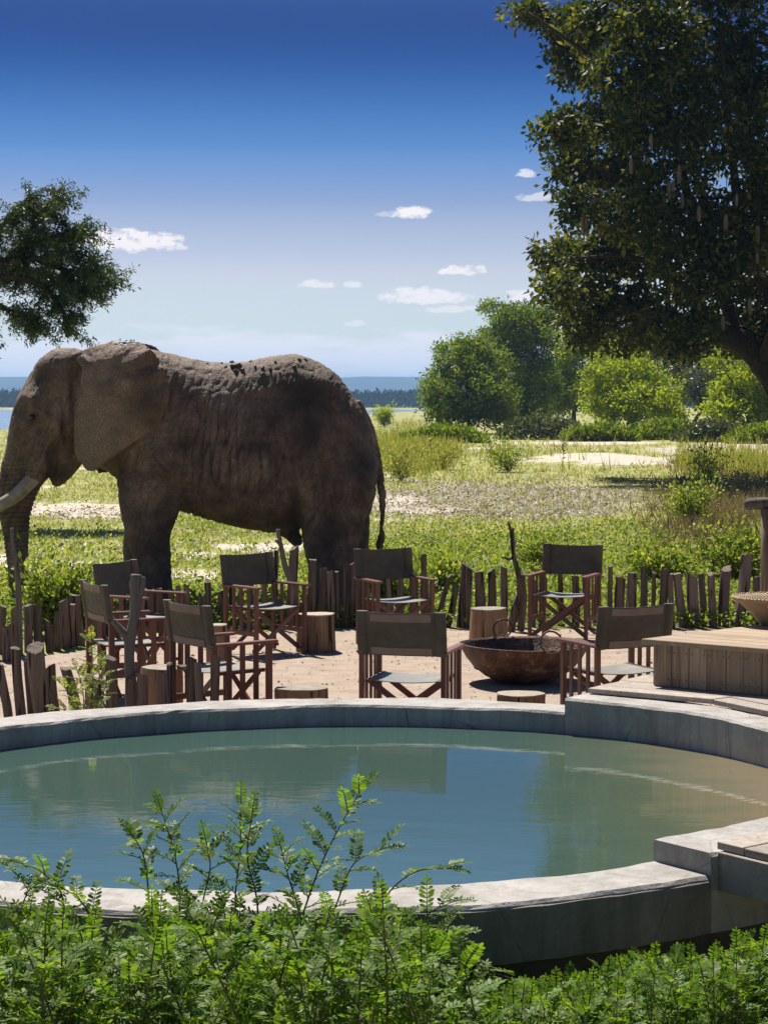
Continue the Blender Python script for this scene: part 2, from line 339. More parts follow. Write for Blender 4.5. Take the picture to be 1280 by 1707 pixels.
M['farwood'] = leafmat('far_wood_leaf', [(0, (.02, .035, .014)), (1, (.04, .06, .02))], .03, .0, .9)
t = NT('bark'); v = t.coord('Object', (6, 6, 1.5)); a = t.noise(v, 2.5, 7, .65, .5); M['bark'] = t.fin(t.ramp(a, [(.3, (.018, .013, .010)), (.7, (.075, .058, .045))]), .9, t.bump(a, .9, .05), .15)
t = NT('twig'); a = t.noise(t.coord('Object'), 15, 3); M['twig'] = t.fin(t.ramp(a, [(.3, (.06, .055, .025)), (.7, (.16, .13, .07))]), .7, None, .2)
t = NT('sausage_fruit'); a = t.noise(t.coord('Object'), 6, 4); M['fruit'] = t.fin(t.ramp(a, [(.3, (.13, .095, .075)), (.7, (.24, .18, .15))]), .8, t.bump(a, .4, .02), .2)
t = NT('hill_forest'); a = t.noise(t.coord('Object', (.004, .004, .004)), 1, 8, .65); M['hill'] = t.fin(t.ramp(a, [(.35, (.02, .035, .016)), (.7, (.06, .075, .035))]), .95, t.bump(a, 1.0, 60), .05)

# ------------------------------------------------------------------ ground
def yard_back(X):                                # where the sandy yard ends at the palisade
    return np.interp(X, [-9, -6, -3.5, -2.85, -2.1, -1, 0, 9], [13, 16.4, 18.75, 19.5, 20.7, 21.2, 21.35, 21.3])
def field_masks(X, Y):
    X = np.ravel(X); Y = np.ravel(Y)
    px, py = pix(X, np.maximum(Y, 3))
    n1 = fbm2(X, Y, .35, 4, 3); n2 = fbm2(X, Y, 1.6, 3, 11); n3 = fbm2(X, Y, .09, 3, 21)
    e = np.clip((yard_back(X) - Y + .22 * n2) / .18, 0, 1) * np.clip((X + 8.5) / .5, 0, 1) * np.clip((7.5 - X) / .5, 0, 1)
    yard = e * (Y > 8.2)
    sand = np.zeros_like(X)
    for cx, cy_, rx, ry, a in [(1000, 769, 150, 10, 1.5), (1190, 750, 130, 11, 1.4), (960, 738, 220, 4, 1.1), (620, 527 + 200, 60, 3, .8), (120, 946, 110, 14, 1.6), (5, 940, 60, 18, 1.4),
                               (160, 858, 80, 8, 1.3), (330, 962, 70, 12, 1.1), (440, 912, 110, 10, 1.2), (330, 925, 60, 9, .9), (700, 850, 90, 8, .8), (930, 725, 160, 3, .9), (1230, 740, 90, 4, 1.2), (430, 975, 60, 10, .9), (660, 835, 60, 10, .9)]:
        d = ((px - cx) / rx) ** 2 + ((py - cy_) / ry) ** 2
        sand = np.maximum(sand, a * np.clip(1.15 - d + .9 * n1 + .7 * n2, 0, 1))
    sand = np.maximum(sand, np.clip((n1 + .5 * n3 - .17) * 3.0, 0, .85) * (py < 980))
    sand = np.clip(sand, 0, 1) * (1 - yard)
    litter = np.clip(1.15 - ((px - 860) / 330) ** 2 - ((py - 832) / 46) ** 2 + 1.0 * n1 + .6 * n2, 0, 1) * (Y > 25)
    litter = np.maximum(litter, .8 * np.clip(1.1 - ((px - 170) / 120) ** 2 - ((py - 862) / 16) ** 2 + n1, 0, 1))
    litter = np.maximum(litter, np.clip((n2 - .12) * 2.5, 0, .6) * (py > 760))
    green = np.clip((py - 868 + 34 * n1 * 2 + 20 * n2) / 34, 0, 1) * (px > 560) + np.clip(.42 + n1 * 1.6 + .7 * n2, 0, 1) * (px <= 560) + .55 * (py > 955) * (px <= 560)
    green = np.clip(green, 0, 1) * (1 - yard) * (1 - .85 * sand * (px < 560)) * (Y > 14)
    return yard, sand, litter, green, px, py

def shore(X, Y):                                 # > 0 on land, < 0 over the lake
    n = fbm2(X, Y, .012, 3, 5) * 90
    near = (190 + (np.ravel(X) + 35) * 10.6 + n - np.ravel(Y)) / 40
    far = (np.ravel(Y) - 1440 - n) / 40
    return np.maximum(near, far)
us = np.concatenate([[-6, -3, -1.5, -.8, -.5, -.36, -.28], np.linspace(-.22, .22, 261), [.28, .36, .5, .8, 1.5, 3, 6]])
ys = np.concatenate([[-60, -25, -10, 0, 4], np.geomspace(6, 240, 440), np.geomspace(245, 2200, 70), [2600, 3500, 5000, 9000, 16000]])
UU, YY = np.meshgrid(us, ys); XX = UU * np.maximum(np.abs(YY), 8)
xr, yr = XX.ravel(), YY.ravel()
yard, sandm, litm, grnm, gpx, gpy = field_masks(xr, yr)
zr = .035 * fbm2(xr, yr, .8, 4, 2) * (1 - yard) * (yr > 15) + .008 * fbm2(xr, yr, 3.2, 3, 6) * yard + .12 * fbm2(xr, yr, .05, 3, 9) * np.clip((yr - 40) / 40, 0, 1)
zr = np.where((yr > 70) & (yr < 110), zr + .16 * np.clip(1 - ((gpx - 980) / 110) ** 2 - ((gpy - 765) / 12) ** 2, 0, 1), zr)
sh = shore(xr, yr); zr = np.where(yr > 100, zr + np.clip(sh, -2.5, 0) * 2.0, zr)
nc = len(us); a = np.arange((len(ys) - 1) * nc).reshape(-1, nc)[:, :-1].ravel()
gm = npmesh('ground', np.c_[xr, yr, zr], np.c_[a, a + 1, a + 1 + nc, a + nc], True)
for nm, vals in (('yard', yard), ('sand', sandm), ('litter', litm), ('green', grnm)):
    at = gm.attributes.new(nm, 'FLOAT', 'POINT'); at.data.foreach_set('value', vals.astype(np.float32))
t = NT('field_ground'); v = t.coord('Object')
def AT(n): return t.node('ShaderNodeAttribute', attribute_name=n).outputs['Fac']
n_f = t.noise(v, 38, 6, .65); n_m = t.noise(v, 4.5, 6, .6); n_b = t.noise(v, .6, 5, .6); n_c = t.noise(v, 13, 4, .6)
grass = t.ramp(t.math('ADD', t.math('MULTIPLY', n_m, .5), t.math('MULTIPLY', n_b, .5)), [(.36, (.17, .20, .048)), (.46, (.25, .265, .075)), (.55, (.33, .305, .12)), (.64, (.42, .36, .21))])
soil = t.ramp(n_c, [(.3, (.15, .125, .09)), (.55, (.30, .26, .20)), (.75, (.40, .36, .30))])
sandc = t.ramp(t.math('ADD', t.math('MULTIPLY', n_f, .55), t.math('MULTIPLY', n_m, .45)), [(.32, (.23, .172, .13)), (.5, (.345, .268, .21)), (.7, (.43, .345, .275))])
def edge(a, k=.55): return t.math('MULTIPLY', t.math('SUBTRACT', t.math('ADD', a, t.math('MULTIPLY', t.math('SUBTRACT', n_c, .5), 1.4)), k), 5.0, True)
col = t.mix(edge(AT('litter'), .5), grass, soil)
col = t.mix(t.math('MULTIPLY', edge(AT('green'), .6), .7), col, (.15, .15, .065))
col = t.mix(edge(AT('sand')), col, (.50, .43, .35))
col = t.mix(AT('yard'), col, sandc)
ft = t.node('ShaderNodeTexVoronoi'); ft.inputs['Scale'].default_value = 5.5; t.l.new(v, ft.inputs['Vector'])
M['ground'] = t.fin(col, .95, t.bump(n_f, .5, .012, t.bump(t.math('ADD', n_m, t.math('MULTIPLY', ft.outputs['Distance'], .3)), .6, .05)), .15)
tag(link('ground', gm, M['ground']), kind='structure')

lk = MB().add([(-9000, 110, -1.5), (9000, 110, -1.5), (9000, 2400, -1.5), (-9000, 2400, -1.5)], [(0, 1, 2, 3)])
tag(lk.build('lake', M['lake']), kind='structure')

def ridge(name, Y, prof, depth, seed):
    xs = np.linspace(-2600, 2600, 300) * Y / 7000; rows = []
    hh = np.interp(xs, [p[0] * Y / 7000 for p in prof], [p[1] for p in prof])
    hh = hh + Y / 7000 * (10 * fbm2(xs, xs * 0, .0016, 5, seed) + 3 * fbm2(xs, xs * 0, .02, 3, seed + 4))
    for k, s in enumerate(np.linspace(0, 1, 14)):
        h = -8 + (hh + 8) * (math.sin(s * math.pi / 2) ** 1.3)
        h = h + (10 * fbm2(xs, xs * 0 + k * 90, .004, 4, seed + 9)) * (s * (1 - s) * 4)
        rows.append(np.c_[xs, np.full_like(xs, Y - depth * (1 - s)), h])
    V = np.concatenate(rows); n = len(xs); a = np.arange(13 * n).reshape(-1, n)[:, :-1].ravel()
    return tag(link(name, npmesh(name, V, np.c_[a, a + 1, a + 1 + n, a + n], True), M['hill']), kind='structure')
ridge('hill_range', 7000, [(-2600, 70), (-1400, 90), (-1100, 96), (-500, 80), (0, 96), (400, 86), (1200, 110), (2600, 90)], 2200, 3)
ridge('distant_hill_range', 8800, [(-2600, 116), (-1200, 108), (-500, 120), (0, 114), (200, 127), (700, 114), (2600, 122)], 1200, 8)

# ------------------------------------------------------------------ foliage helpers
def unit(v): return v / np.maximum(np.linalg.norm(v, axis=1, keepdims=True), 1e-9)
def leaves(C, d, nrm, L, wr=.45, shape=4):
    """one blade per row: base C, direction d, face normal nrm, length L"""
    d = unit(d); s = unit(np.cross(d, nrm)); L = np.reshape(L, (-1, 1)); w = L * wr; n_ = unit(np.cross(s, d)); N = len(C)
    if shape == 3:
        V = np.stack([C - s * w * .5, C + s * w * .5, C + d * L], 1); F = np.arange(N)[:, None] * 3 + np.array([[0, 1, 2]])
    elif shape == 4:
        V = np.stack([C, C + d * L * .5 + s * w * .5 + n_ * L * .08, C + d * L, C + d * L * .5 - s * w * .5 + n_ * L * .08], 1)
        F = (np.arange(N)[:, None, None] * 4 + np.array([[[0, 1, 2], [0, 2, 3]]])).reshape(-1, 3)
    else:
        V = np.stack([C, C + d * L * .32 + s * w * .40, C + d * L * .72 + s * w * .5, C + d * L, C + d * L * .72 - s * w * .5, C + d * L * .32 - s * w * .40], 1)
        F = (np.arange(N)[:, None, None] * 6 + np.array([[[0, 1, 5], [1, 2, 5], [2, 4, 5], [2, 3, 4]]])).reshape(-1, 3)
    return V.reshape(-1, 3), F
def rdir(n, up=0.0, seedr=rng):
    v = seedr.normal(size=(n, 3)); v[:, 2] += up; return unit(v)
def cloud(centres, radii, per, L, spread=1.0, up=0.1, flat=1.0, wr=.5, shape=4):
    """clumps of leaves: per leaves around each clump centre"""
    C = np.repeat(np.asarray(centres, float), per, 0); n = len(C)
    r = np.repeat(np.asarray(radii, float), per)[:, None]
    o = rng.normal(size=(n, 3)) * .42; o[:, 2] *= flat
    return leaves(C + o * r * spread, unit(o + rng.normal(size=(n, 3)) * .6 + np.array([0, 0, up])), rdir(n, .7), L * rng.uniform(.65, 1.3, n), wr, shape)
def shell(blobs, density, rnd=rng, inner=.55, holes=.0, seed=0):
    """clump centres spread through a union of ellipsoids (x,y,z,rx,ry,rz), mostly near the surface"""
    out = []
    for (x, y, z, a, b, c) in blobs:
        n = int(density * (a * b + b * c + a * c) * 4.2); d = unit(rnd.normal(size=(n, 3))); r = rnd.uniform(inner ** 2, 1, n) ** .5
        r *= 1 + .38 * fbm(d * 2.4 + x, 3, seed)
        out.append(np.c_[x + d[:, 0] * r * a, y + d[:, 1] * r * b, z + d[:, 2] * r * c])
    P = np.concatenate(out)
    if holes: P = P[fbm(P * .55, 3, seed + 3) > holes - .5]
    return P
def limb_tree(root, blobs, seed, r0, n_limbs=10, forks=3, bend=.15):
    """tapered trunk with limbs that reach into the crown's masses"""
    rn = random.Random(seed); mb = MB(); root = Vector(root); zs = [b[2] for b in blobs]; zt = min(zs) * .5 + .5 * sum(zs) / len(zs)
    top = Vector((sum(b[0] for b in blobs) / len(blobs), sum(b[1] for b in blobs) / len(blobs), zt))
    mid = root.lerp(top, .5) + Vector((rn.uniform(-1, 1), rn.uniform(-1, 1), 0)) * bend * (top - root).length
    mb.tube(catmull([root - Vector((0, 0, .3)), root.lerp(mid, .5), mid, top], 4), list(np.linspace(r0, r0 * .45, 13)), 10, .08, rn)
    for b in rn.sample(list(blobs), min(n_limbs, len(blobs))):
        s = root.lerp(top, rn.uniform(.45, .95)); e = Vector(b[:3]) + Vector((rn.uniform(-.4, .4) * b[3], rn.uniform(-.4, .4) * b[4], rn.uniform(-.3, .3) * b[5]))
        m = s.lerp(e, .5) + Vector((rn.uniform(-.1, .1), rn.uniform(-.1, .1), rn.uniform(0, .12))) * (e - s).length
        mb.tube(catmull([s, m, e], 4), list(np.linspace(r0 * .38, r0 * .06, 9)), 6, .06, rn)
        for k in range(forks):
            q = m.lerp(e, rn.uniform(.1, .9)); u = Vector((rn.uniform(-1, 1) * b[3], rn.uniform(-1, 1) * b[4], rn.uniform(-.6, 1) * b[5])) * .8
            mb.tube([q, q + u * .5 + Vector((0, 0, .05)), q + u], [r0 * .13, r0 * .08, r0 * .02], 5, 0, rn)
    return mb
def tree(name, label, root, blobs, mat, leaf, density, per, seed, r0, clump=.5, holes=0, group=None, n_limbs=10, inner=.5, cat='tree', bark='bark', flat=.8):
    e = empty(name, root, label=label, cat=cat, group=group); rt = Vector(root)
    rb = [(b[0] - rt.x, b[1] - rt.y, b[2] - rt.z, *b[3:]) for b in blobs]
    limb_tree((0, 0, 0), rb, seed, r0, n_limbs).build('trunk', M[bark], e, True)
    P = shell(rb, density, np.random.default_rng(seed), inner, holes, seed)
    V, F = cloud(P, np.full(len(P), clump), per, leaf, flat=flat)
    link('crown', npmesh('crown', V, F), M[mat], e); return e

# ------------------------------------------------------------------ far wood across the lake, background trees
P = np.c_[rng.uniform(-650, 650, 5200), rng.uniform(1470, 1640, 5200), np.zeros(5200)]
hgt = 9.5 + 4.5 * fbm2(P[:, 0], P[:, 1], .03, 3, 31)
P[:, 2] = rng.uniform(.0, 1, 5200) ** .6 * hgt
V, F = cloud(P, np.full(len(P), 3.2), 22, 3.0); tag(link('far_wood', npmesh('far_wood', V, F), M['farwood']), 'dark band of woodland along the far lake shore', 'woodland', kind='stuff')

def blob_px(px, py, rx, ry, Y, ryd=None):
    p = D(px, py, Y); s = Y / FPX; return (p.x, p.y, p.z, rx * s, (ryd or rx) * s, ry * s)
def bg_tree(name, label, Y, base, blobs, mat, seed, leaf=.30, per=14, dens=3.4, r0=.3, holes=.24, group='trees at the edge of the field', **k):
    b = [blob_px(x, y, rx, ry, Y + dy) for (x, y, rx, ry, dy) in blobs]
    c = G(base[0], base[1]); r = D(base[0], base[1], Y); return tree(name, label, (r.x, Y, 0), b, mat, leaf, dens, per, seed, r0, group=group, **k)
def _fill(x0, x1, y0, y1, n, r, seed):
    q = random.Random(seed); return [(q.uniform(x0, x1), q.uniform(y0, y1), r * q.uniform(.6, 1.2), r * q.uniform(.55, 1.0), q.uniform(-4, 4)) for _ in range(n)]
bg_tree('broadleaf_tree', 'rounded dark green tree beside the lake, leftmost of the tree line', 165, (785, 712),
        [(770, 605, 50, 44, 0), (735, 640, 34, 40, 1), (810, 615, 46, 48, 2), (790, 655, 60, 42, -2), (730, 672, 30, 28, 0), (835, 665, 32, 36, 1), (785, 588, 40, 30, 1), (755, 690, 44, 22, -1), (820, 692, 44, 20, -1)] + _fill(705, 855, 570, 690, 10, 17, 4), 'treeA', 11, clump=.55)
bg_tree('broadleaf_tree', 'tallest dark green tree of the tree line with a domed top', 185, (880, 705),
        [(868, 545, 52, 40, 0), (835, 575, 36, 36, 1), (895, 585, 36, 50, 0), (868, 620, 50, 50, -1), (850, 528, 34, 22, 0), (893, 540, 30, 34, 1), (890, 665, 40, 40, 0), (850, 670, 36, 36, 0)] + _fill(805, 925, 512, 660, 12, 18, 5), 'treeA', 12, clump=.55)
bg_tree('broadleaf_tree', 'pale green tree between the domed tree and the bright bush', 200, (955, 705),
        [(950, 580, 36, 34, 0), (935, 620, 30, 36, 1), (975, 600, 40, 44, 2), (955, 650, 44, 40, -1), (1000, 570, 36, 24, 3), (930, 665, 28, 34, 0), (1015, 610, 32, 40, 3)] + _fill(905, 1060, 570, 690, 14, 26, 1), 'treeB', 13, clump=.6, holes=.30, dens=2.6)
bg_tree('leafy_bush', 'bright yellow-green bush under the hanging sausage tree', 150, (1050, 712),
        [(1020, 635, 42, 36, 0), (1060, 625, 40, 34, 1), (1095, 650, 36, 36, 0), (1010, 668, 40, 34, -1), (1055, 672, 52, 36, -2), (1110, 685, 28, 28, 0), (985, 660, 24, 30, 1)] + _fill(980, 1130, 615, 695, 12, 20, 2), 'treeB', 14, leaf=.28, clump=.45, r0=.2)
bg_tree('sparse_tree', 'thin grey-green tree with bare branches showing', 175, (1150, 705),
        [(1150, 620, 44, 26, 0), (1120, 612, 30, 22, 1), (1185, 618, 34, 24, 0), (1150, 650, 40, 24, 1), (1200, 645, 24, 24, 1)], 'treeC', 15, leaf=.3, per=9, dens=1.7, holes=.40, clump=.5, r0=.22, n_limbs=5)
bg_tree('leafy_bush', 'bright yellow-green bush beside the sausage tree trunk', 140, (1245, 712),
        [(1245, 625, 38, 34, 0), (1215, 655, 32, 34, 1), (1265, 655, 40, 40, 0), (1240, 685, 44, 28, -1), (1300, 640, 40, 50, 0), (1210, 682, 26, 24, 0)] + _fill(1185, 1330, 600, 695, 12, 22, 3), 'treeB', 16, leaf=.28, clump=.45, r0=.2)
bg_tree('broadleaf_tree', 'dim green tree behind the sparse grey tree', 230, (1110, 700),
        [(1080, 590, 50, 40, 0), (1130, 585, 50, 36, 0), (1190, 590, 60, 34, 1), (1250, 590, 50, 30, 0), (1110, 640, 60, 40, 0), (1190, 650, 50, 40, 0), (1330, 590, 60, 50, 0), (1040, 600, 40, 40, 0)], 'treeA', 17, leaf=.4, clump=.6, holes=.3, dens=2.4)
for i, (px, py, w, h, m, lab) in enumerate([(905, 712, 75, 24, 'treeC', 'low olive scrub mound in front of the tall domed tree'), (1110, 714, 70, 18, 'treeA', 'dark low undergrowth below the bright yellow-green bush'),
                                             (1000, 712, 60, 16, 'treeA', 'dark low undergrowth below the pale green tree'), (1190, 716, 60, 20, 'treeC', 'brownish low scrub at the foot of the sparse tree'),
                                             (740, 714, 70, 14, 'treeA', 'low green undergrowth at the foot of the leftmost tree'), (1275, 714, 60, 16, 'treeA', 'dark low scrub at the foot of the sausage tree trunk')]):
    Y = 138 - i * 3; s = Y / FPX; p = D(px, py - h * .4, Y); e = empty('scrub', (p.x, Y, 0), label=lab, cat='scrub', group='low scrub along the tree line')
    n = 420; q = np.c_[rng.uniform(-1, 1, n) * w * s, rng.uniform(-1, 1, n) * 1.6, np.zeros(n)]
    q[:, 2] = rng.uniform(0, 1, n) * h * 1.6 * s * (1 - .8 * (q[:, 0] / (w * s)) ** 2) * (1 + .5 * fbm2(q[:, 0], q[:, 1], .8, 2, i))
    V, F = cloud(q, np.full(n, .3), 14, .26, up=.6); link('foliage', npmesh('foliage', V, F), M[m], e)
    mb = MB(); rn = random.Random(i)
    for k in range(14):
        x = rn.uniform(-.9, .9) * w * s; mb.tube([(x, 0, -.1), (x + rn.uniform(-.2, .2), rn.uniform(-.2, .2), .4 * h * s), (x + rn.uniform(-.4, .4), rn.uniform(-.3, .3), .8 * h * s)], [.03, .02, .008], 4)
    mb.build('stem', M['twig'], e)['kind'] = 'stuff'

# ------------------------------------------------------------------ sausage tree (trunk just outside the right edge)
SY = 64.0; sroot = D(1300, 794, SY)
sb = []
for (x, y, rx, ry) in [(1010, 40, 70, 60), (940, 45, 50, 40), (880, 18, 40, 16), (1090, 60, 90, 80), (1200, 50, 100, 90), (960, 105, 50, 40), (1050, 130, 80, 60), (1150, 140, 90, 70), (1250, 140, 80, 80),
                       (940, 220, 58, 38), (1010, 215, 70, 55), (1090, 220, 80, 60), (1180, 230, 80, 65), (1260, 240, 70, 70), (960, 280, 48, 44), (1030, 290, 70, 55), (1120, 300, 80, 60), (1210, 320, 80, 65), (1290, 330, 70, 70),
                       (970, 345, 48, 34), (1050, 360, 70, 46), (1140, 380, 80, 55), (1230, 400, 75, 60), (930, 425, 46, 36), (995, 425, 60, 46), (1070, 430, 70, 50), (1160, 455, 80, 55), (1260, 470, 75, 55),
                       (930, 480, 36, 30), (990, 500, 58, 42), (1060, 515, 64, 44), (1140, 530, 70, 44), (1220, 540, 64, 40), (1290, 545, 60, 44), (985, 555, 40, 24), (1060, 565, 55, 22), (1140, 575, 55, 18), (955, 530, 26, 22), (1250, 575, 46, 14)]:
    sb.append(blob_px(x, y, rx, ry, SY + random.uniform(-3.5, 3.5), 55))
for k in range(34):                              # the rest of the crown, above and to the right of the frame
    x = random.uniform(980, 1900); y = random.uniform(-330, -40) if x < 1320 else random.uniform(-330, 540)
    sb.append(blob_px(x, y, random.uniform(70, 120), random.uniform(55, 85), SY + random.uniform(-6, 6), 100))
e = empty('sausage_tree', (sroot.x, SY, 0), label='huge dark sausage tree with long hanging fruits and a leaning trunk', cat='tree')
rb = [(b[0] - sroot.x, b[1] - SY, b[2], *b[3:]) for b in sb]
P = shell(rb, 6.4, np.random.default_rng(5), .2, .16, 5)
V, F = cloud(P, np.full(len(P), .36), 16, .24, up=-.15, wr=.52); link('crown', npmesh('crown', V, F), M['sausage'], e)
mb = MB(); rn = random.Random(3)
def spx(x, y, dy=0): p = D(x, y, SY + dy); return Vector((p.x - sroot.x, p.y - SY, p.z))
mb.tube(catmull([spx(1345, 800), spx(1335, 740), spx(1310, 660), spx(1275, 605), spx(1235, 570), spx(1180, 545)], 5), list(np.interp(np.linspace(0, 1, 26), [0, .15, .6, 1], [.85, .6, .48, .30])), 12, .06, rn)
for pts, r in [([(1275, 605), (1300, 520), (1290, 400), (1330, 250)], .34), ([(1240, 575), (1200, 480), (1160, 380), (1130, 250), (1100, 120)], .26), ([(1180, 545), (1110, 525), (1050, 520), (990, 500)], .24), ([(1160, 380), (1080, 330), (1000, 290), (950, 230)], .15),
               ([(1130, 250), (1060, 160), (980, 90), (880, 20)], .15), ([(1180, 545), (1140, 480), (1060, 430), (950, 430)], .17), ([(1310, 660), (1400, 560), (1480, 400), (1520, 200)], .4), ([(1300, 520), (1240, 400), (1220, 250), (1200, 60)], .22),
               ([(1110, 525), (1060, 560), (1030, 585), (1050, 600)], .07), ([(1130, 560), (1180, 590), (1150, 600)], .06), ([(1180, 545), (1120, 575), (1085, 600)], .07)]:
    q = [spx(x, y, rn.uniform(-2, 2) if i else 0) for i, (x, y) in enumerate(pts)]; cq = catmull(q, 5)
    mb.tube(cq, list(np.linspace(r, r * .25, len(cq))), 8, .06, rn)
    for k in range(9):
        i = rn.randrange(2, len(cq)); u = Vector((rn.uniform(-1.6, .8), rn.uniform(-1.5, 1.5), rn.uniform(-.6, 1.2)))
        mb.tube([cq[i], cq[i] + u * .5 + Vector((0, 0, .1)), cq[i] + u], [r * .25, r * .15, .015], 5, 0, rn)
mb.build('trunk', M['bark'], e, True)
fr = MB(); fr.tube([(0, 0, .0), (0, 0, -.03), (0, 0, -.12), (0, 0, -.28), (.01, 0, -.44), (.01, 0, -.52), (.01, 0, -.55)], [.012, .045, .062, .072, .066, .04, .008], 8); frm = fr.mesh('fruit', True)
stk = MB(); stk.tube([(0, 0, 1.1), (.02, 0, .5), (0, 0, -.02)], [.012, .01, .012], 5); stm = stk.mesh('stalk')
for (x, y, s) in [(858, 55, .55), (971, 366, .9), (978, 372, 1), (992, 336, .9), (1003, 345, 1), (1000, 375, .9), (1045, 380, .9), (1115, 310, 1), (1122, 308, 1), (1132, 282, 1), (1165, 350, .9), (1210, 365, 1.1), (1263, 383, 1), (1262, 420, .9), (1250, 505, .9), (1117, 130, 1), (1052, 270, .9), (1205, 535, .8), (1228, 330, .7), (1137, 330, .8), (1085, 230, .8)]:
    p = spx(x, y - 8, -3.0 if s > .6 else 0); f = link('fruit', frm, M['fruit'], e, p); f.scale = (s, s, s); link('stalk', stm, M['bark'], f)

# ------------------------------------------------------------------ acacia on the left (trunk outside the frame)
AY = 40.0; ar = Vector((-11.6, AY, 0)); e = empty('acacia_tree', ar, label='feathery acacia tree with drooping branch tips left of the elephant', cat='tree')
def apx(x, y, dy=0): p = D(x, y, AY + dy); return p - ar
mb = MB(); rn = random.Random(9); tips = []
mb.tube(catmull([(0, 0, -.3), (.1, 0, 1.5), (.3, 0, 3.2), (.9, 0, 4.6), (1.6, .2, 6.5)], 4), list(np.linspace(.34, .16, 17)), 10, .07, rn)
mains = [[(-200, 520), (-80, 470), (0, 443), (60, 430), (110, 425), (150, 440)], [(-200, 520), (-90, 450), (0, 440), (40, 400), (70, 350), (100, 325)], [(-80, 470), (0, 458), (60, 465), (110, 480), (140, 495)], [(-80, 480), (0, 510), (40, 530), (60, 550)], [(0, 440), (50, 410), (100, 390), (140, 385)],
         [(-150, 480), (-40, 420), (0, 380), (30, 345), (50, 325)], [(0, 458), (60, 470), (100, 510), (110, 550)], [(60, 430), (110, 450), (150, 465), (185, 470)], [(-200, 500), (-260, 420), (-240, 330), (-200, 280)], [(-80, 470), (-60, 520), (-30, 560)]]
for pts in mains:
    q = catmull([apx(x, y, rn.uniform(-.5, .5)) for x, y in pts], 5); mb.tube(q, list(np.linspace(.085, .012, len(q))), 6, .05, rn)
    for i in range(5, len(q)):
        for k in range(4):
            u = Vector((rn.uniform(-.25, .5), rn.uniform(-.5, .5), rn.uniform(-.35, .35))) ; tip = q[i] + u + Vector((0, 0, -.08)); mb.tube([q[i], q[i] + u * .5 + Vector((0, 0, .03)), tip], [.012, .008, .003], 4)
            tips += [q[i] + u * s + Vector((0, 0, -.06 * s)) for s in (.35, .55, .75, .95, 1.1)]
mb.build('trunk', M['bark'], e, True)
T = np.array([tuple(p) for p in tips]); C = np.repeat(T, 16, 0); n = len(C); C = C + rng.normal(size=(n, 3)) * np.array([.055, .07, .05]); dd = unit(rng.normal(size=(n, 3)) + np.array([.5, 0, -.35]))
V, F = leaves(C, dd, rdir(n, 1), rng.uniform(.05, .12, n), .3); link('crown', npmesh('crown', V, F), M['acacia'], e)

# ------------------------------------------------------------------ pool
ZR, ZH, ZW, RW = .45, .54, .32, .34                # low rim, raised rim, water level, rim width
pp = [G(x, y, ZR) for x, y in [(0, 1217), (160, 1196), (320, 1182), (480, 1178), (640, 1176), (790, 1181), (940, 1187), (0, 1472), (140, 1482), (350, 1485), (588, 1479), (672, 1472), (897, 1455), (1122, 1423)]]
pp += [G(x, y, ZH) for x, y in [(940, 1165), (1090, 1182), (1280, 1215), (1119, 1407), (1280, 1366)]]
pa = np.array([(p.x, p.y) for p in pp]); PC = np.array([-.2746, 10.3656])
th = np.arctan2(pa[:, 1] - PC[1], pa[:, 0] - PC[0]); rd = np.hypot(*(pa - PC).T)
B = lambda t: np.stack([np.ones_like(t), np.cos(t), np.sin(t), np.cos(2 * t), np.sin(2 * t)], -1)
wts = np.diag([0, .3, .3, .3, .3]); KF = np.linalg.solve(B(th).T @ B(th) + wts, B(th).T @ (rd - 2.49)) + np.array([2.49, 0, 0, 0, 0])
def PR(t): return float(B(np.array([t]))[0] @ KF)
def PP(t, off, z): r = PR(t) + off; return Vector((PC[0] + r * math.cos(t), PC[1] + r * math.sin(t), z))
T_FAR, T_NEAR = math.atan2(*(pa[14] - PC)[::-1]), math.atan2(*(pa[17] - PC)[::-1])
def sector(t0, t1, prof, n):
    mb = MB(); R = []
    for k in range(n + 1):
        tt = t0 + (t1 - t0) * k / n; w = .006 * math.sin(tt * 9) + .005 * math.sin(tt * 23 + 1)
        R.append([PP(tt, o + w + random.uniform(-.0025, .0025), z + .004 * math.sin(tt * 13 + o * 9) + random.uniform(-.002, .002)) for o, z in prof])
    return mb.rings(R, True)
pool = empty('pool', (PC[0], PC[1], 0), label='round raised concrete plunge pool with a stepped rim', cat='pool')
ch = .014
def rimprof(zt, zb): return [(0, zb), (RW, zb), (RW, zt - ch), (RW - ch, zt), (ch, zt), (0, zt - ch)]
def addp(mb, name, mat, smooth=False): 
    for i, v in enumerate(mb.v): mb.v[i] = (v[0] - PC[0], v[1] - PC[1], v[2])
    return mb.build(name, mat, pool, smooth)
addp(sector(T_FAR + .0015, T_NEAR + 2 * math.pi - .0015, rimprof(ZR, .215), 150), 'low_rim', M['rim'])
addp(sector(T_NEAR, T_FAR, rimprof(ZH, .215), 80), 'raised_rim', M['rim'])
M['skirt'] = concrete('darker_rim_side', (.17, .145, .122), (.30, .265, .23), (.09, .075, .06))
addp(sector(T_FAR + .02, T_NEAR + 2 * math.pi - .002, [(RW - .002, .219), (RW + .010, .219), (RW + .010, ZR - ch - .008), (RW - .002, ZR - ch - .004)], 150), 'outer_skirt', M['skirt'])  # thin darker layer over the outer face of the low rim
addp(sector(0, 2 * math.pi, [(.012, -.1), (RW - .055, -.1), (RW - .055, .214), (.012, .214)], 180), 'base_wall', M['wall'])
mb = MB(); N = 120; ring = [PP(2 * math.pi * k / N, .05, ZW) - Vector((PC[0], PC[1], ZW)) for k in range(N)]
mb.add([(0, 0, 0)] + ring, [(0, 1 + k, 1 + (k + 1) % N) for k in range(N)])
tag(mb.build('water', M['water'], None, loc=(PC[0], PC[1], ZW)), kind='structure')

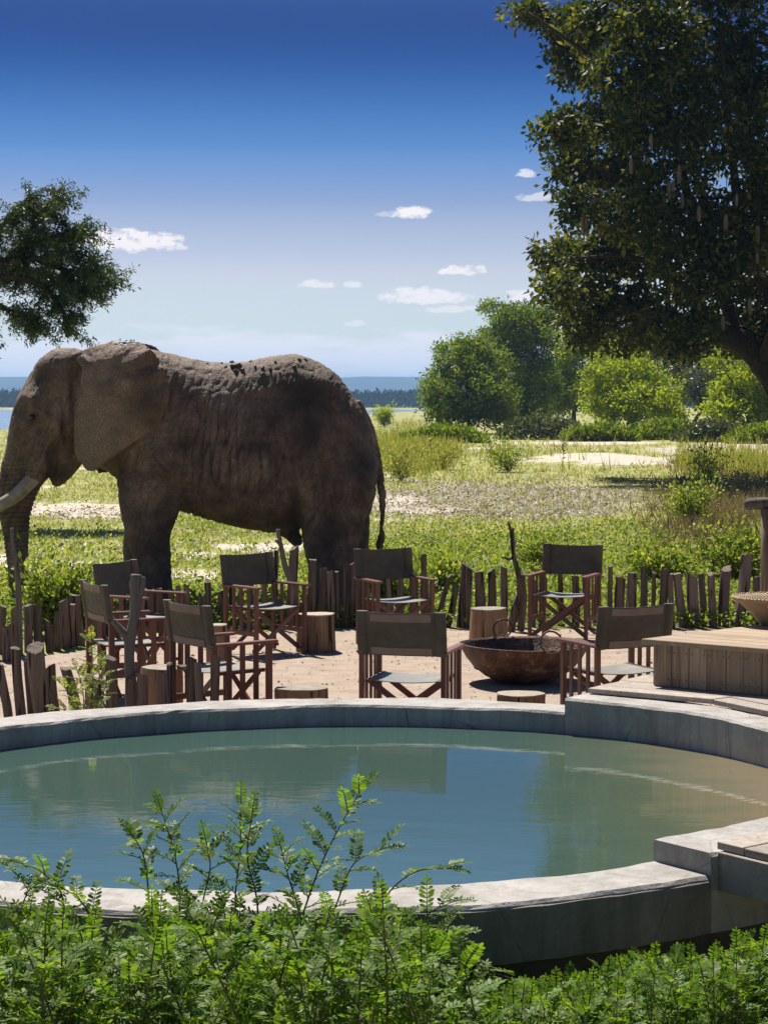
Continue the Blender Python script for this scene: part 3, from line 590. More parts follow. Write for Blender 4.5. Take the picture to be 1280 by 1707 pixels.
# ------------------------------------------------------------------ deck round the raised side
deck = empty('wooden_deck', (PC[0] + 3.2, PC[1], 0), label='weathered grey plank deck wrapped around the raised pool rim', cat='deck')
dang = [R_(a) for a in (56.0, 39, 20, 1, -18, -36, -53.3)]; drad = [2.765, 2.90, 2.88, 2.88, 2.86, 2.80, 2.715]; DZ = .578
def dpt(i, off, z): r = drad[i] + off; return Vector((PC[0] + r * math.cos(dang[i]), PC[1] + r * math.sin(dang[i]), z)) - deck.location
for i in range(len(dang) - 1):
    for k in range(8):
        o0 = k * .152; o1 = o0 + .145; z1 = DZ + random.uniform(-.002, .002); z0 = z1 - .032
        a, b, c, d = dpt(i, o0, 0), dpt(i + 1, o0, 0), dpt(i + 1, o1, 0), dpt(i, o1, 0); g = (b - a).normalized() * .003
        q = [a + g, b - g, c - g, d + g]; cen = sum(q, Vector()) / 4
        mb = MB(); V = [(p.x - cen.x, p.y - cen.y, z) for z in (z0 - .56, z1 - .56) for p in q]
        mb.add(V, [(0, 1, 2, 3), (7, 6, 5, 4), (0, 4, 5, 1), (1, 5, 6, 2), (2, 6, 7, 3), (3, 7, 4, 0)])
        # turn the board so that its grain runs along the object's own z axis: handled by the material's even grain
        mb.build('board', M['deck'], deck, loc=(cen.x, cen.y, .56), bevel=.003)
n_ = Vector((math.cos(dang[-1] - math.pi / 2), math.sin(dang[-1] - math.pi / 2), 0)); rdv = Vector((math.cos(dang[-1]), math.sin(dang[-1]), 0))
f0 = dpt(6, .02, 0); mb = MB(); mb.bar(f0 + n_ * .001 + Vector((0, 0, .463)), f0 + rdv * 1.2 + n_ * .001 + Vector((0, 0, .463)), .03, .16); mb.build('fascia_board', M['deck'], deck, bevel=.004)
for i in range(1, len(dang)):
    p = dpt(i, .75, 0); MB().box((p.x, p.y, .26), (.09, .09, .56)).build('support_post', M['post'], deck)
    p = dpt(i, 1.15, 0); MB().box((p.x, p.y, .26), (.09, .09, .56)).build('support_post', M['post'], deck)

# ------------------------------------------------------------------ plank box with a basket on it
bc = G(1093, 1143, DZ); bt_z = .872
av = Vector((.797, -.604, 0)).normalized(); bv = Vector((.74, .672, 0)).normalized()
box = empty('plank_box', (bc.x, bc.y, DZ), label='low tan plank-clad box platform standing on the deck', cat='platform')
def bx(s, t, z): return av * s + bv * t + Vector((0, 0, z))
LA, LB, HB = .78, 1.7, bt_z - DZ - .03
def prism(q, z0, z1):
    mb = MB(); mb.add([(p.x, p.y, z0) for p in q] + [(p.x, p.y, z1) for p in q], [(3, 2, 1, 0), (4, 5, 6, 7), (0, 1, 5, 4), (1, 2, 6, 5), (2, 3, 7, 6), (3, 0, 4, 7)]); return mb
s = 0; k = 0
while s < LA - .01:
    w = min(random.choice([.045, .125, .13, .135]) if k == 0 else random.uniform(.118, .136), LA - s); o = random.uniform(-.003, .003)
    prism([bx(s + .002, -.02 + o, 0), bx(s + w - .002, -.02 + o, 0), bx(s + w - .002, .0, 0), bx(s + .002, .0, 0)], .002, HB).build('side_board', M['box'], box, bevel=.002)
    for zz in (.05, HB - .045):
        for ss in (.02, w - .02):
            if w > .1: p = bx(s + ss, -.0215 + o, zz); MB().tube([p, p - bv * .003], [.0045, .003], 6).build('nail', M['mud'], box)
    s += w; k += 1
s = 0
while s < LB - .01:
    w = min(random.uniform(.118, .136), LB - s)
    for off in (0.0, LA):
        prism([bx(off - .02 + .022 * (off > 0) - .001, s + .002, 0), bx(off + .001 + .02 * (off > 0), s + .002, 0), bx(off + .001 + .02 * (off > 0), s + w - .002, 0), bx(off - .02 + .022 * (off > 0) - .001, s + w - .002, 0)], .002, HB).build('side_board', M['box'], box, bevel=.002)
    s += w
t0 = -.05
while t0 < LB:
    w = random.uniform(.135, .15); z1 = HB + .032 + random.uniform(-.001, .001)
    prism([bx(-.07, t0 + .0015, 0), bx(LA + .05, t0 + .0015, 0), bx(LA + .05, t0 + w - .0015, 0), bx(-.07, t0 + w - .0015, 0)], HB + .001, z1).build('top_board', M['boxtop'], box, bevel=.003); t0 += w
bp = D(1296, 1042, 13.62)
bk = empty('woven_basket', (bp.x, bp.y, bt_z + .002), label='wide flaring woven reed basket standing on the plank box', cat='basket')
mb = MB(); mb.lathe([(.001, .0), (.11, .0), (.125, .012), (.19, .085), (.255, .145), (.298, .172), (.305, .178), (.302, .187), (.292, .188), (.25, .165), (.18, .10), (.115, .03), (.001, .022)], 56); mb.build('bowl', M['basket'], bk, True)
mb = MB(); R = [[Vector(((.300 + .010 * math.cos(q)) * math.cos(a), (.300 + .010 * math.cos(q)) * math.sin(a), .185 + .010 * math.sin(q) + .002 * math.sin(a * 40))) for q in [2 * math.pi * j / 6 for j in range(6)]] for a in [2 * math.pi * i / 64 for i in range(64)]]
mb.rings(R, False, True).build('rim', M['basket'], bk, True)

# upright with a beam end at the right edge
bpst = D(1280, 1000, 17.6); e = empty('timber_upright', (bpst.x, 17.6, 0), label='tan timber upright carrying a rough beam beside the palisade', cat='post')
MB().tube([(0, 0, -.2), (0, 0, .5), (.004, 0, 1.0), (0, 0, 1.452)], [.075, .072, .072, .07], 10, .03).build('upright', M['box'], e, True)
mb = MB(); mb.tube([(-.21, 0, 1.475), (-.17, 0, 1.49), (.05, 0, 1.50), (.5, 0, 1.51), (.9, .0, 1.5)], [.035, .05, .052, .055, .05], 9, .1); mb.build('beam', M['branch'], e, True)

# ------------------------------------------------------------------ palisade fences
def post_mesh(h, r, lean, seed, taper=.85, n=9):
    rn = random.Random(seed); mb = MB(); K = max(5, int(h / .12)); R = []; ph = [rn.uniform(0, 6.28) for _ in range(4)]; el = rn.uniform(.72, 1.0)
    sl, sa = rn.uniform(0, .35) * r * 2, rn.uniform(0, 6.28)
    for i in range(K + 1):
        s = i / K; z = -.06 + (h + .06) * s; cx = lean[0] * s + .12 * r * math.sin(s * 4 + ph[0]) + .25 * r * math.sin(s * 2.2 + ph[3]); cy_ = lean[1] * s + .2 * r * math.sin(s * 3 + ph[1]); ring = []
        for k in range(n):
            a = 2 * math.pi * k / n; rr = r * (1 - (1 - taper) * s) * (1 + .13 * math.sin(a * 2 + ph[2]) + .10 * math.sin(a * 3 + ph[0] + s * 2) + rn.uniform(-.07, .07))
            zz = z + (sl * math.cos(a - sa) + rn.uniform(-.25, .25) * r * .5 if i == K else 0)
            ring.append(Vector((cx + rr * math.cos(a), cy_ + rr * el * math.sin(a), zz)))
        R.append(ring)
    return mb.rings(R)
pcount = [0]
def add_post(fence, xt, yt, xb, Y, w, taper=.85):
    pcount[0] += 1; t_, b_ = D(xt, yt, Y), D(xb, 1000, Y); r = max(w * .5 * Y / FPX, .022)
    me = post_mesh(t_.z, r, (t_.x - b_.x, random.uniform(-.05, .05)), 100 + pcount[0], taper).mesh('post', True); me.set_sharp_from_angle(angle=R_(38))
    return link('post', me, M['post'], fence, Vector((b_.x, Y + random.uniform(-.06, .06), 0)) - fence.location)
f1 = empty('palisade_fence', (0, 21.45, 0), label='palisade of rough upright wooden posts behind the chairs and fire bowl', cat='fence')
back = [(1016, 943, 1018, 10), (1034, 963, 1030, 17), (1053, 956, 1052, 21), (1074, 948, 1070, 14), (1088, 954, 1087, 9), (1104, 948, 1104, 16), (1117, 956, 1120, 10), (1131, 956, 1136, 17), (1152, 960, 1152, 22), (1171, 958, 1172, 14), (1184, 956, 1190, 15), (1210, 948, 1209, 20), (1245, 925, 1226, 24), (1263, 962, 1262, 16), (1285, 955, 1283, 18), (1306, 950, 1304, 18), (1330, 960, 1330, 18),
        (706, 923, 709, 11), (722, 972, 716, 14), (749, 960, 728, 10), (759, 975, 743, 11), (775, 943, 773, 21), (797, 952, 797, 17), (817, 951, 818, 14), (841, 947, 838, 15), (868, 958, 870, 15), (934, 955, 934, 10), (958, 960, 958, 13), (905, 962, 904, 12), (890, 966, 889, 11), (976, 958, 977, 12), (996, 962, 996, 12),
        (459, 919, 459, 11), (488, 913, 487, 18), (523, 932, 521, 16), (538, 947, 538, 13), (551, 953, 550, 13), (562, 953, 562, 10), (575, 938, 574, 12), (588, 940, 589, 11), (606, 952, 606, 13), (628, 948, 629, 12), (648, 955, 647, 13), (668, 952, 669, 12), (689, 958, 689, 13), (440, 958, 440, 12), (418, 965, 418, 11), (400, 985, 400, 11),
        (335, 991, 335, 11), (347, 970, 349, 12), (368, 988, 368, 13), (384, 972, 383, 8), (310, 975, 310, 10), (297, 977, 297, 9), (282, 983, 282, 12), (268, 980, 268, 11), (254, 985, 254, 12), (240, 982, 240, 11), (222, 988, 222, 12), (206, 985, 206, 12)]
for (xt, yt, xb, w) in back:
    add_post(f1, xt, yt, xb, float(np.interp(xb, [200, 330, 600, 1300], [20.9, 21.25, 21.45, 21.5])), w)
f2 = empty('palisade_fence', (-3.2, 19.2, 0), label='thick crowded palisade posts beside the left pair of chairs', cat='fence')
for (xt, yt, xb, w, Y) in [(96, 1022, 92, 17, 19.4), (109, 1000, 107, 17, 19.6), (122, 1007, 121, 11, 19.65), (128, 992, 131, 19, 19.75), (146, 1000, 146, 15, 20.0), (162, 1000, 161, 14, 20.3), (180, 992, 180, 14, 20.6), (77, 1034, 82, 12, 19.25), (62, 1009, 61, 16, 19.3), (46, 1010, 47, 16, 19.2), (26, 1013, 22, 16, 19.1), (3, 1012, 2, 12, 19.0), (34, 1024, 36, 12, 19.15), (19, 1042, 18, 17, 18.7), (6, 1050, 10, 14, 18.5), (-14, 1030, -14, 16, 18.7), (-34, 1036, -33, 16, 18.5), (-56, 1030, -56, 18, 18.3), (-80, 1036, -78, 18, 18.1)]:
    add_post(f2, xt, yt, xb, Y, w, .92)
f3 = empty('palisade_fence', (-2.6, 14.6, 0), label='short grey posts standing along the pool rim on its far side', cat='fence')
for (xt, yt, xb, w, Y) in [(0, 1107, 12, 18, 14.9), (23, 1083, 33, 17, 14.8), (60, 1081, 72, 32, 14.75), (49, 1105, 50, 14, 14.85), (86, 1110, 97, 17, 14.7), (110, 1115, 134, 18, 14.6), (-26, 1100, -22, 18, 15.0), (-52, 1095, -50, 20, 15.1), (182, 1096, 186, 19, 14.3), (162, 1130, 164, 30, 14.35), (220, 1127, 221, 17, 14.15), (238, 1125, 238, 21, 14.1), (268, 1123, 268, 17, 14.05), (282, 1105, 283, 12, 14.0), (321, 1099, 318, 18, 13.95), (327, 1106, 343, 13, 13.9), (357, 1094, 358, 18, 13.9)]:
    add_post(f3, xt, yt, xb, Y, w, .95)

def branch(name, label, Y, chains, mat='branch'):
    base = D(chains[0][0][-1][0], 1000, Y); o = Vector((base.x, Y, 0)); mb = MB(); rn = random.Random(len(label))
    for pts, w0, w1 in chains:                     # listed from tip to foot
        q = [D(x, y, Y) - o for x, y in pts][::-1]
        if pts is chains[0][0]: q[0].z = -.05
        q = catmull(q, 4); mb.tube(q, list(np.linspace(w0 * .5 * Y / FPX, w1 * .5 * Y / FPX, len(q))), 8, .12, rn)
    return tag(mb.build(name, M[mat], None, True, loc=o), label, 'branch')
branch('dead_branch', 'tall thin dead branch standing in front of the elephant trunk', 18.9, [([(20, 880), (21, 905), (27, 940), (31, 985), (33, 1105)], 12, 5), ([(13, 905), (20, 925), (26, 945)], 4, 2), ([(40, 985), (35, 990), (31, 995)], 5, 3)])
branch('dead_branch', 'crooked dead branch standing between the elephant legs and the first facing chair', 21.2, [([(463, 882), (468, 910), (474, 940), (483, 965), (489, 1000), (490, 1050)], 14, 6), ([(459, 900), (466, 908), (470, 915)], 6, 4)])
branch('dead_branch', 'tall forked dead branch in the palisade behind the fire bowl', 21.0, [([(847, 870), (852, 890), (856, 925), (862, 950), (868, 985), (858, 1015), (850, 1055)], 14, 4), ([(855, 880), (855, 895), (856, 915)], 6, 4), ([(840, 928), (848, 932), (857, 928)], 6, 3), ([(868, 958), (872, 1000), (868, 1052)], 12, 13)], 'post')
branch('dead_branch', 'thick grey forked branch rising in front of the left chairs', 14.2, [([(227, 958), (225, 985), (226, 1020), (219, 1055), (216, 1095), (219, 1250)], 17, 19), ([(188, 1034), (196, 1044), (207, 1056), (216, 1078)], 15, 9), ([(238, 962), (236, 980), (231, 1000)], 12, 10)])

# ------------------------------------------------------------------ stumps
def stump(px, pt, rpx, z, label, seed, group='tree stump side tables'):
    p = G(px, pt, z); r = rpx * p.y / FPX; rn = random.Random(seed); e = empty('tree_stump', (p.x, p.y, 0), label=label, cat='stump', group=group)
    n = 28; ph = [rn.uniform(0, 6.28) for _ in range(3)]; prof = lambda a: 1 + .07 * math.sin(2 * a + ph[0]) + .05 * math.sin(3 * a + ph[1]) + .03 * math.sin(7 * a + ph[2]); R = []
    for i in range(8):
        s = i / 7; z_ = -.02 + (z + .02) * s; k = 1.06 - .06 * s + .02 * math.sin(s * 5 + ph[0])
        R.append([Vector((r * k * prof(a) * (1 + rn.uniform(-.015, .015)) * math.cos(a), r * k * prof(a) * math.sin(a), z_ - (.010 if i == 7 else 0))) for a in [2 * math.pi * q / n for q in range(n)]])
    MB().rings(R).build('trunk', M['stump'], e, True, sharp=True)
    T = [[Vector((r * f * prof(a) * math.cos(a), r * f * prof(a) * math.sin(a), zz)) for a in [2 * math.pi * q / n for q in range(n)]] for f, zz in ((.998, z - .012), (.99, z), (.5, z + .003), (.02, z + .002))]
    MB().rings(T).build('cut_face', M['stumptop'], e, False)
stump(528, 1023, 29, .36, 'tan stump beside the chair that stands below the elephant belly', 1)
stump(814, 1014, 30, .33, 'tan stump with swirling grain just behind the fire bowl', 2)
stump(503, 1146, 41, .34, 'low cut stump on the sand by the pool between the two back-turned chairs', 3)
stump(867, 1156, 38, .32, 'stump between the fire bowl and the pool rim', 4)
stump(272, 1112, 36, .40, 'orange-brown stump behind the short grey posts at the pool', 5)
stump(362, 1041, 18, .36, 'narrow stump between the left chairs and the chair below the elephant', 6)

# ------------------------------------------------------------------ fire bowl
fb = G(873, 1137, 0); e = empty('fire_bowl', (fb.x, fb.y, 0), label='large rusty iron fire bowl with ring handles on the sand', cat='fire bowl')
mb = MB(); prof = [(.001, .002), (.16, .002), (.24, .012), (.34, .062), (.43, .135), (.495, .215), (.535, .285), (.548, .318), (.550, .33), (.540, .332), (.528, .31), (.48, .22), (.42, .15), (.33, .085), (.001, .07)]
mb.lathe(prof, 64)
for i, v in enumerate(mb.v): a_ = math.atan2(v[1], v[0]); q = 1 + .008 * math.sin(3 * a_ + 1) + .006 * math.sin(7 * a_); mb.v[i] = (v[0] * q, v[1] * q, v[2] + .006 * math.sin(2 * a_ + .5) * (v[2] > .2))
mb.build('bowl', M['rust'], e, True)
mb = MB(); q = []
for r_ in (.425, .3, .18, .06): q.append([Vector((r_ * math.cos(a), r_ * math.sin(a), .165 + .05 * (1 - r_ / .43) + random.uniform(-.012, .012))) for a in [2 * math.pi * k / 24 for k in range(24)]])
mb.rings([[Vector((p.x, p.y, .12)) for p in q[0]]] + q).build('ash_bed', M['ash'], e, True)
for (ax, ay, az, tl, r_) in [(-.15, .535, .335, .25, .085), (.19, -.505, .325, -.3, .095)]:
    mb = MB(); R = []
    for i in range(28):
        a = 2 * math.pi * i / 28; c_ = Vector((math.cos(a), 0, math.sin(a))); R.append([Vector((0, 0, 0)) + c_ * (r_ + .0085 * math.cos(b)) + Vector((0, .0085 * math.sin(b), 0)) for b in [2 * math.pi * j / 7 for j in range(7)]])
    mb.rings(R, False, True); mb.build('ring_handle', M['rust'], e, True, loc=(ax, ay, az + r_ * .72), rot=(tl, 0, .25))
    MB().tube([(ax - .03, ay, az - .02), (ax, ay * 1.015, az + .0), (ax + .03, ay, az - .02)], [.012, .014, .012], 6).build('handle_lug', M['rust'], e, True)

# ------------------------------------------------------------------ safari chairs
def bar_part(name, a, b, w, t_, up, mat, parent, bev=.003): mb = MB(); mb.bar(a, b, w, t_, up); return mb.build(name, mat, parent, bevel=bev)
def make_chair():
    e = empty('safari_chair'); Wd = M['chairwood']
    for s in (-1, 1):
        x = s * .29
        bar_part('leg', (x, -.235, 0), (x, -.235, .635), .032, .045, (0, 1, 0), Wd, e); bar_part('leg', (x, .225, 0), (x, .225, .635), .032, .045, (0, 1, 0), Wd, e)
        bar_part('armrest', (x, -.30, .646), (x, .262, .646), .062, .022, (0, 0, 1), Wd, e, .006)
        bar_part('side_rail', (x, -.213, .215), (x, .203, .215), .02, .045, (0, 0, 1), Wd, e)
        for y in (-.125, -.012, .10): bar_part('slat', (x, y, .225), (x, y, .6355), .014, .042, (0, 1, 0), Wd, e, .002)
        bar_part('back_post', (x * .985, .235, .652), (x * .985, .275, .925), .030, .036, (0, 1, 0), Wd, e)
        bar_part('seat_rail', (s * .245, -.225, .438), (s * .245, .21, .438), .028, .028, (0, 0, 1), Wd, e)
    for y in (-.19, .165):
        for s in (-1, 1): bar_part('cross_brace', (s * .268, y + s * .012, .05), (-s * .25, y + s * .012, .432), .018, .042, (0, 0, 1), Wd, e)
        for s in (-1, 1): bar_part('foot_rail', (s * .272, y - .03, .05), (s * .272, y + .03, .05), .02, .03, (0, 0, 1), Wd, e)
    # sagging seat
    nx, ny = 9, 6; top = []; 
    for j in range(ny):
        for i in range(nx):
            u = i / (nx - 1) * 2 - 1; y = -.225 + .435 * j / (ny - 1); top.append(Vector((u * .262, y, .455 - .030 * (1 - u * u) * (1 - .35 * (2 * j / (ny - 1) - 1) ** 2) - (.0 if abs(u) < .99 else .004))))
    V = top + [p - Vector((0, 0, .006)) for p in top]; n = nx * ny; F = []
    for j in range(ny - 1):
        for i in range(nx - 1): a = j * nx + i; F += [(a, a + 1, a + nx + 1, a + nx), (a + n, a + nx + n, a + nx + 1 + n, a + 1 + n)]
    ed = [i for i in range(nx)] + [j * nx + nx - 1 for j in range(1, ny)] + [(ny - 1) * nx + i for i in range(nx - 2, -1, -1)] + [j * nx for j in range(ny - 2, 0, -1)]
    for k in range(len(ed)): a, b = ed[k], ed[(k + 1) % len(ed)]; F.append((b, a, a + n, b + n))
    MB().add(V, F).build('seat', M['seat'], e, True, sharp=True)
    # canvas back, slung between the posts with sleeves at both ends
    def canv(x0, x1, z0, z1, off, thick, nx=11):
        top = []
        for z in np.linspace(z0, z1, 5):
            for i in range(nx):
                x = x0 + (x1 - x0) * i / (nx - 1); u = x / .31; y = .235 + (z - .652) * .146 + .026 * (1 - u * u) + off; top.append(Vector((x, y, z - .012 * (1 - u * u) * (z - .62) / .31)))
        n = len(top); V = top + [p + Vector((0, thick, 0)) for p in top]; F = []; ny = 5
        for j in range(ny - 1):
            for i in range(nx - 1): a = j * nx + i; F += [(a, a + 1, a + nx + 1, a + nx), (a + n, a + nx + n, a + nx + 1 + n, a + 1 + n)]
        ed = [i for i in range(nx)] + [j * nx + nx - 1 for j in range(1, ny)] + [(ny - 1) * nx + i for i in range(nx - 2, -1, -1)] + [j * nx for j in range(ny - 2, 0, -1)]
        for k in range(len(ed)): a, b = ed[k], ed[(k + 1) % len(ed)]; F.append((b, a, a + n, b + n))
        return MB().add(V, F)
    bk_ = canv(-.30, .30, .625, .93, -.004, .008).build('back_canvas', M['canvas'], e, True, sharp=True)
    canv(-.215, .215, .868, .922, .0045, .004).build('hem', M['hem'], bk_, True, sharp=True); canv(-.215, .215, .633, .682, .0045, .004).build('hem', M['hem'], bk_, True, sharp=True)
    for s in (-1, 1):
        mb = MB(); R = []
        for z in np.linspace(.624, .931, 5):
            cy_ = .235 + (z - .652) * .146; R.append([Vector((s * .275 + .042 * math.cos(a) * (1.0), cy_ + .028 * math.sin(a), z)) for a in [2 * math.pi * k / 12 for k in range(12)]])
        mb.rings(R).build('sleeve', M['canvas'], bk_, True, sharp=True)
    return e
def dup(root):
    r = root.copy(); COL.objects.link(r)
    for ch_ in list(root.children):
        c = ch_.copy(); COL.objects.link(c); c.parent = r
        for g in ch_.children: d = g.copy(); COL.objects.link(d); d.parent = c
    return r
chair0 = make_chair()
chairs = [(192, 937, 60, 'safari chair with a creased canvas back in front of the elephant foreleg'),
          (156, 972, 116, 'safari chair nearest the thick crowded palisade, its back turned to the green sprig'),
          (311, 1006, 126, 'back-turned safari chair behind the short grey posts with its slatted side in view'),
          (411, 923, 42, 'safari chair below the elephant belly, angled towards the fire bowl'),
          (638, 914.5, 25, 'safari chair with its back to the elephant tail and seat in view'),
          (668, 1021, 165, 'back-turned safari chair with hem bands at the middle of the pool rim'),
          (955, 908, -22, 'safari chair facing the pool behind the fire bowl, crossed legs in view'),
          (1061, 1010, 206, 'back-turned safari chair beside the plank box')]
for i, (px, py, deg, lab) in enumerate(chairs):
    c = chair0 if i == 0 else dup(chair0); p = G(px, py, .93); a = R_(deg); y_ = .275
    c.location = (p.x + math.sin(a) * y_, p.y - math.cos(a) * y_, 0.004); c.rotation_euler[2] = a
    tag(c, lab, 'chair', 'safari chairs around the fire bowl')

# ------------------------------------------------------------------ elephant
EY = 23.15; ES = EY / FPX; EX0 = 330; EB = HOR + CAMH / ES        # photo pixel row of its ground line
def ex(px): return (px - EX0) * ES
def ez(py): return max((EB - py) * ES, 0.0)
eo = Vector((D(EX0, 900, EY).x, EY, 0))
ele = empty('elephant', eo, label='large grey-brown bull elephant standing side-on behind the palisade', cat='elephant')
eb = MB(); NR = 28
def vring(px, top, bot, hw, yc=0.0, pinch=.20, flat=1.0):
    zt, zb = ez(top), ez(bot); zc, hz = (zt + zb) / 2, (zt - zb) / 2; r = []
    for k in range(NR):
        a = 2 * math.pi * k / NR; c, s = math.cos(a), math.sin(a); c = math.copysign(abs(c) ** .9, c)
        r.append(Vector((ex(px), yc + hw * c * (1 - pinch * s), zc + hz * s)))
    return r
def hring(py, x0, x1, hw, yc=0.0):
    xc, hx = (ex(x0) + ex(x1)) / 2, (ex(x1) - ex(x0)) / 2
    return [Vector((xc + hx * math.cos(2 * math.pi * k / NR), yc + hw * math.sin(2 * math.pi * k / NR), ez(py))) for k in range(NR)]
def smooth_rows(rows, n=3):
    A = np.array(rows, float); t = np.arange(len(A)); out = []
    for i in range(len(A) - 1):
        p0, p1, p2, p3 = A[max(i - 1, 0)], A[i], A[i + 1], A[min(i + 2, len(A) - 1)]
        for k in range(n):
            u = k / n; out.append(.5 * (2 * p1 + (p2 - p0) * u + (2 * p0 - 5 * p1 + 4 * p2 - p3) * u * u + (3 * p1 - p0 - 3 * p2 + p3) * u ** 3))
    out.append(A[-1]); return out
torso = [(110, 612, 745, .26), (150, 588, 770, .36), (190, 580, 795, .44), (225, 578, 820, .52), (260, 583, 842, .58), (300, 592, 852, .64), (350, 601, 868, .70), (400, 603, 881, .74), (440, 596, 888, .75), (475, 590, 888, .72), (505, 592, 882, .68), (535, 603, 868, .62), (565, 628, 855, .55), (590, 660, 835, .48), (610, 695, 815, .38), (624, 728, 800, .26), (632, 755, 785, .12)]
eb.rings([vring(*r) for r in smooth_rows(torso)])
head = [(580, 96, 128, .10), (588, 80, 148, .19), (603, 62, 160, .27), (635, 43, 165, .325), (670, 26, 165, .345), (700, 19, 160, .34), (730, 13, 142, .30), (755, 8, 118, .25), (780, 2, 90, .205), (805, -4, 73, .18), (830, -6, 61, .165), (860, -2, 51, .15), (900, 5, 48, .14), (945, 11, 47, .125), (980, 13, 46, .115), (1002, 15, 44, .10), (1010, 19, 41, .08)]
eb.rings([hring(*r) for r in smooth_rows(head)])
eb.tube([(ex(122), 0, ez(735)), (ex(112), 0, ez(765)), (ex(102), 0, ez(788)), (ex(95), 0, ez(802)), (ex(91), 0, ez(810))], [.24, .19, .135, .085, .04], 16)     # lower jaw
for s in (-1, 1):
    eb.tube([(ex(78), s * .17, ez(715)), (ex(72), s * .19, ez(750)), (ex(66), s * .20, ez(783)), (ex(60), s * .215, ez(800))], [.16, .145, .125, .09], 14)           # tusk sheath
    eb.tube([(ex(60), s * .23, ez(672)), (ex(85), s * .26, ez(690)), (ex(115), s * .25, ez(715))], [.09, .115, .10], 12)                                               # cheekbone and brow
    fore = [(690, 250, 300, .10), (715, 225, 322, .20), (750, 210, 335, .25), (790, 202, 336, .255), (822, 203, 326, .24), (850, 208, 308, .21), (875, 214, 295, .19), (895, 220, 290, .178), (920, 225, 291, .175), (950, 230, 292, .18), (985, 231, 294, .19), (1008, 228, 297, .20), (1020, 226, 299, .205)] if s < 0 else \
           [(720, 215, 322, .22), (790, 205, 320, .25), (836, 205, 300, .22), (870, 201, 275, .19), (895, 199, 268, .178), (933, 198, 264, .175), (985, 197, 263, .19), (1020, 192, 266, .205)]
    hind = [(665, 540, 570, .08), (700, 525, 598, .22), (745, 512, 622, .28), (790, 500, 631, .30), (835, 496, 622, .285), (868, 497, 612, .25), (895, 503, 602, .215), (920, 512, 594, .19), (950, 517, 585, .175), (980, 519, 582, .175), (1005, 516, 584, .19), (1020, 513, 586, .20)] if s < 0 else \
           [(680, 545, 575, .08), (730, 530, 612, .24), (790, 515, 630, .29), (850, 518, 622, .26), (885, 530, 617, .21), (915, 538, 615, .185), (950, 544, 614, .175), (985, 544, 613, .18), (1020, 540, 616, .20)]
    eb.rings([hring(*r, yc=s * float(np.interp(r[0], [690, 790, 850], [.16, .31, .36]))) for r in smooth_rows(fore)][::-1]); eb.rings([hring(*r, yc=s * float(np.interp(r[0], [690, 800, 870], [.05, .30, .36]))) for r in smooth_rows(hind)][::-1])
eb.tube(catmull([(ex(590), 0, ez(672)), (ex(614), 0, ez(715)), (ex(629), -.02, ez(765)), (ex(637), -.03, ez(815)), (ex(638), -.03, ez(860)), (ex(636), -.03, ez(890)), (ex(632), -.03, ez(918))], 4), list(np.interp(np.linspace(0, 1, 25), [0, .2, .5, .8, .93, 1], [.09, .07, .05, .036, .045, .03])), 12)
eb.tube([(ex(468), 0, ez(872)), (ex(484), 0, ez(888)), (ex(495), 0, ez(902)), (ex(500), 0, ez(910))], [.12, .10, .075, .04], 12)
# ears: a thick sheet between the edge on the head and the free edge
Ef = [(128, 588), (152, 612), (147, 645), (138, 680), (134, 710), (136, 745), (146, 772), (156, 784)]
Er = [(205, 566), (250, 574), (281, 606), (295, 645), (290, 680), (270, 712), (222, 746), (170, 783)]
def ear(side):
    n, m = 36, 30; F1 = catmull([(x, y, 0) for x, y in Ef], 5); R1 = catmull([(x, y, 0) for x, y in Er], 5); out, inn = [], []
    for i in range(n):
        tq = i / (n - 1) * (len(F1) - 1); a = int(min(tq, len(F1) - 2)); f = F1[a].lerp(F1[a + 1], tq - a); r = R1[a].lerp(R1[a + 1], tq - a); tt = i / (n - 1)
        for j in range(m):
            s = j / (m - 1); p = f.lerp(r, s)
            base = np.interp(p.x, [120, 150, 200, 250, 300], [.32, .42, .56, .62, .64])      # lies just clear of neck and shoulder
            y = base + .07 * math.sin(s * math.pi) * (1 - tt * .5) - .05 * max(0, .25 - tt) * 4 * s
            fold = math.exp(-((tt - .24) / .16) ** 2) * max(0, s - .45) * 1.6; y += .07 * fold * math.sin(tt * 50 + s * 4); y *= float(np.interp(tt, [0, .14, .34], [.48, .84, 1]))
            y += .012 * math.sin(tt * 21 + s * 3) * s + .010 * math.sin(tt * 11 + s * 9) * s
            th_ = .042 * (1 - .45 * s); X, Z = ex(p.x), ez(p.y) - (.05 * tt if side > 0 else 0)
            out.append((X, side * (y + th_ * .5), Z)); inn.append((X, side * (y - th_ * .5), Z))
    V = out + inn; N_ = n * m; F = []
    for i in range(n - 1):
        for j in range(m - 1): q = i * m + j; F += [(q, q + 1, q + m + 1, q + m), (q + N_, q + m + N_, q + m + 1 + N_, q + 1 + N_)]
    ed = list(range(m)) + [i * m + m - 1 for i in range(1, n)] + [(n - 1) * m + j for j in range(m - 2, -1, -1)] + [i * m for i in range(n - 2, 0, -1)]
    for k in range(len(ed)): a, b = ed[k], ed[(k + 1) % len(ed)]; F.append((b, a, a + N_, b + N_))
    if side > 0: F = [f[::-1] for f in F]
    eb.add(V, F)
    # root of the ear: a fold that joins it to the head
    P_ = [(ex(f.x + 3), side * np.interp(f.x, [120, 150], [.27, .37]), ez(f.y)) for f in F1[2:-4:3]]; eb.tube(P_, [.06] * len(P_), 10)
ear(-1); ear(1)
bm = bmesh.new(); tm = eb.mesh('body_raw'); bm.from_mesh(tm); bmesh.ops.recalc_face_normals(bm, faces=bm.faces[:]); bm.to_mesh(tm); bm.free()
tmp = bpy.data.objects.new('body_raw', tm); COL.objects.link(tmp)
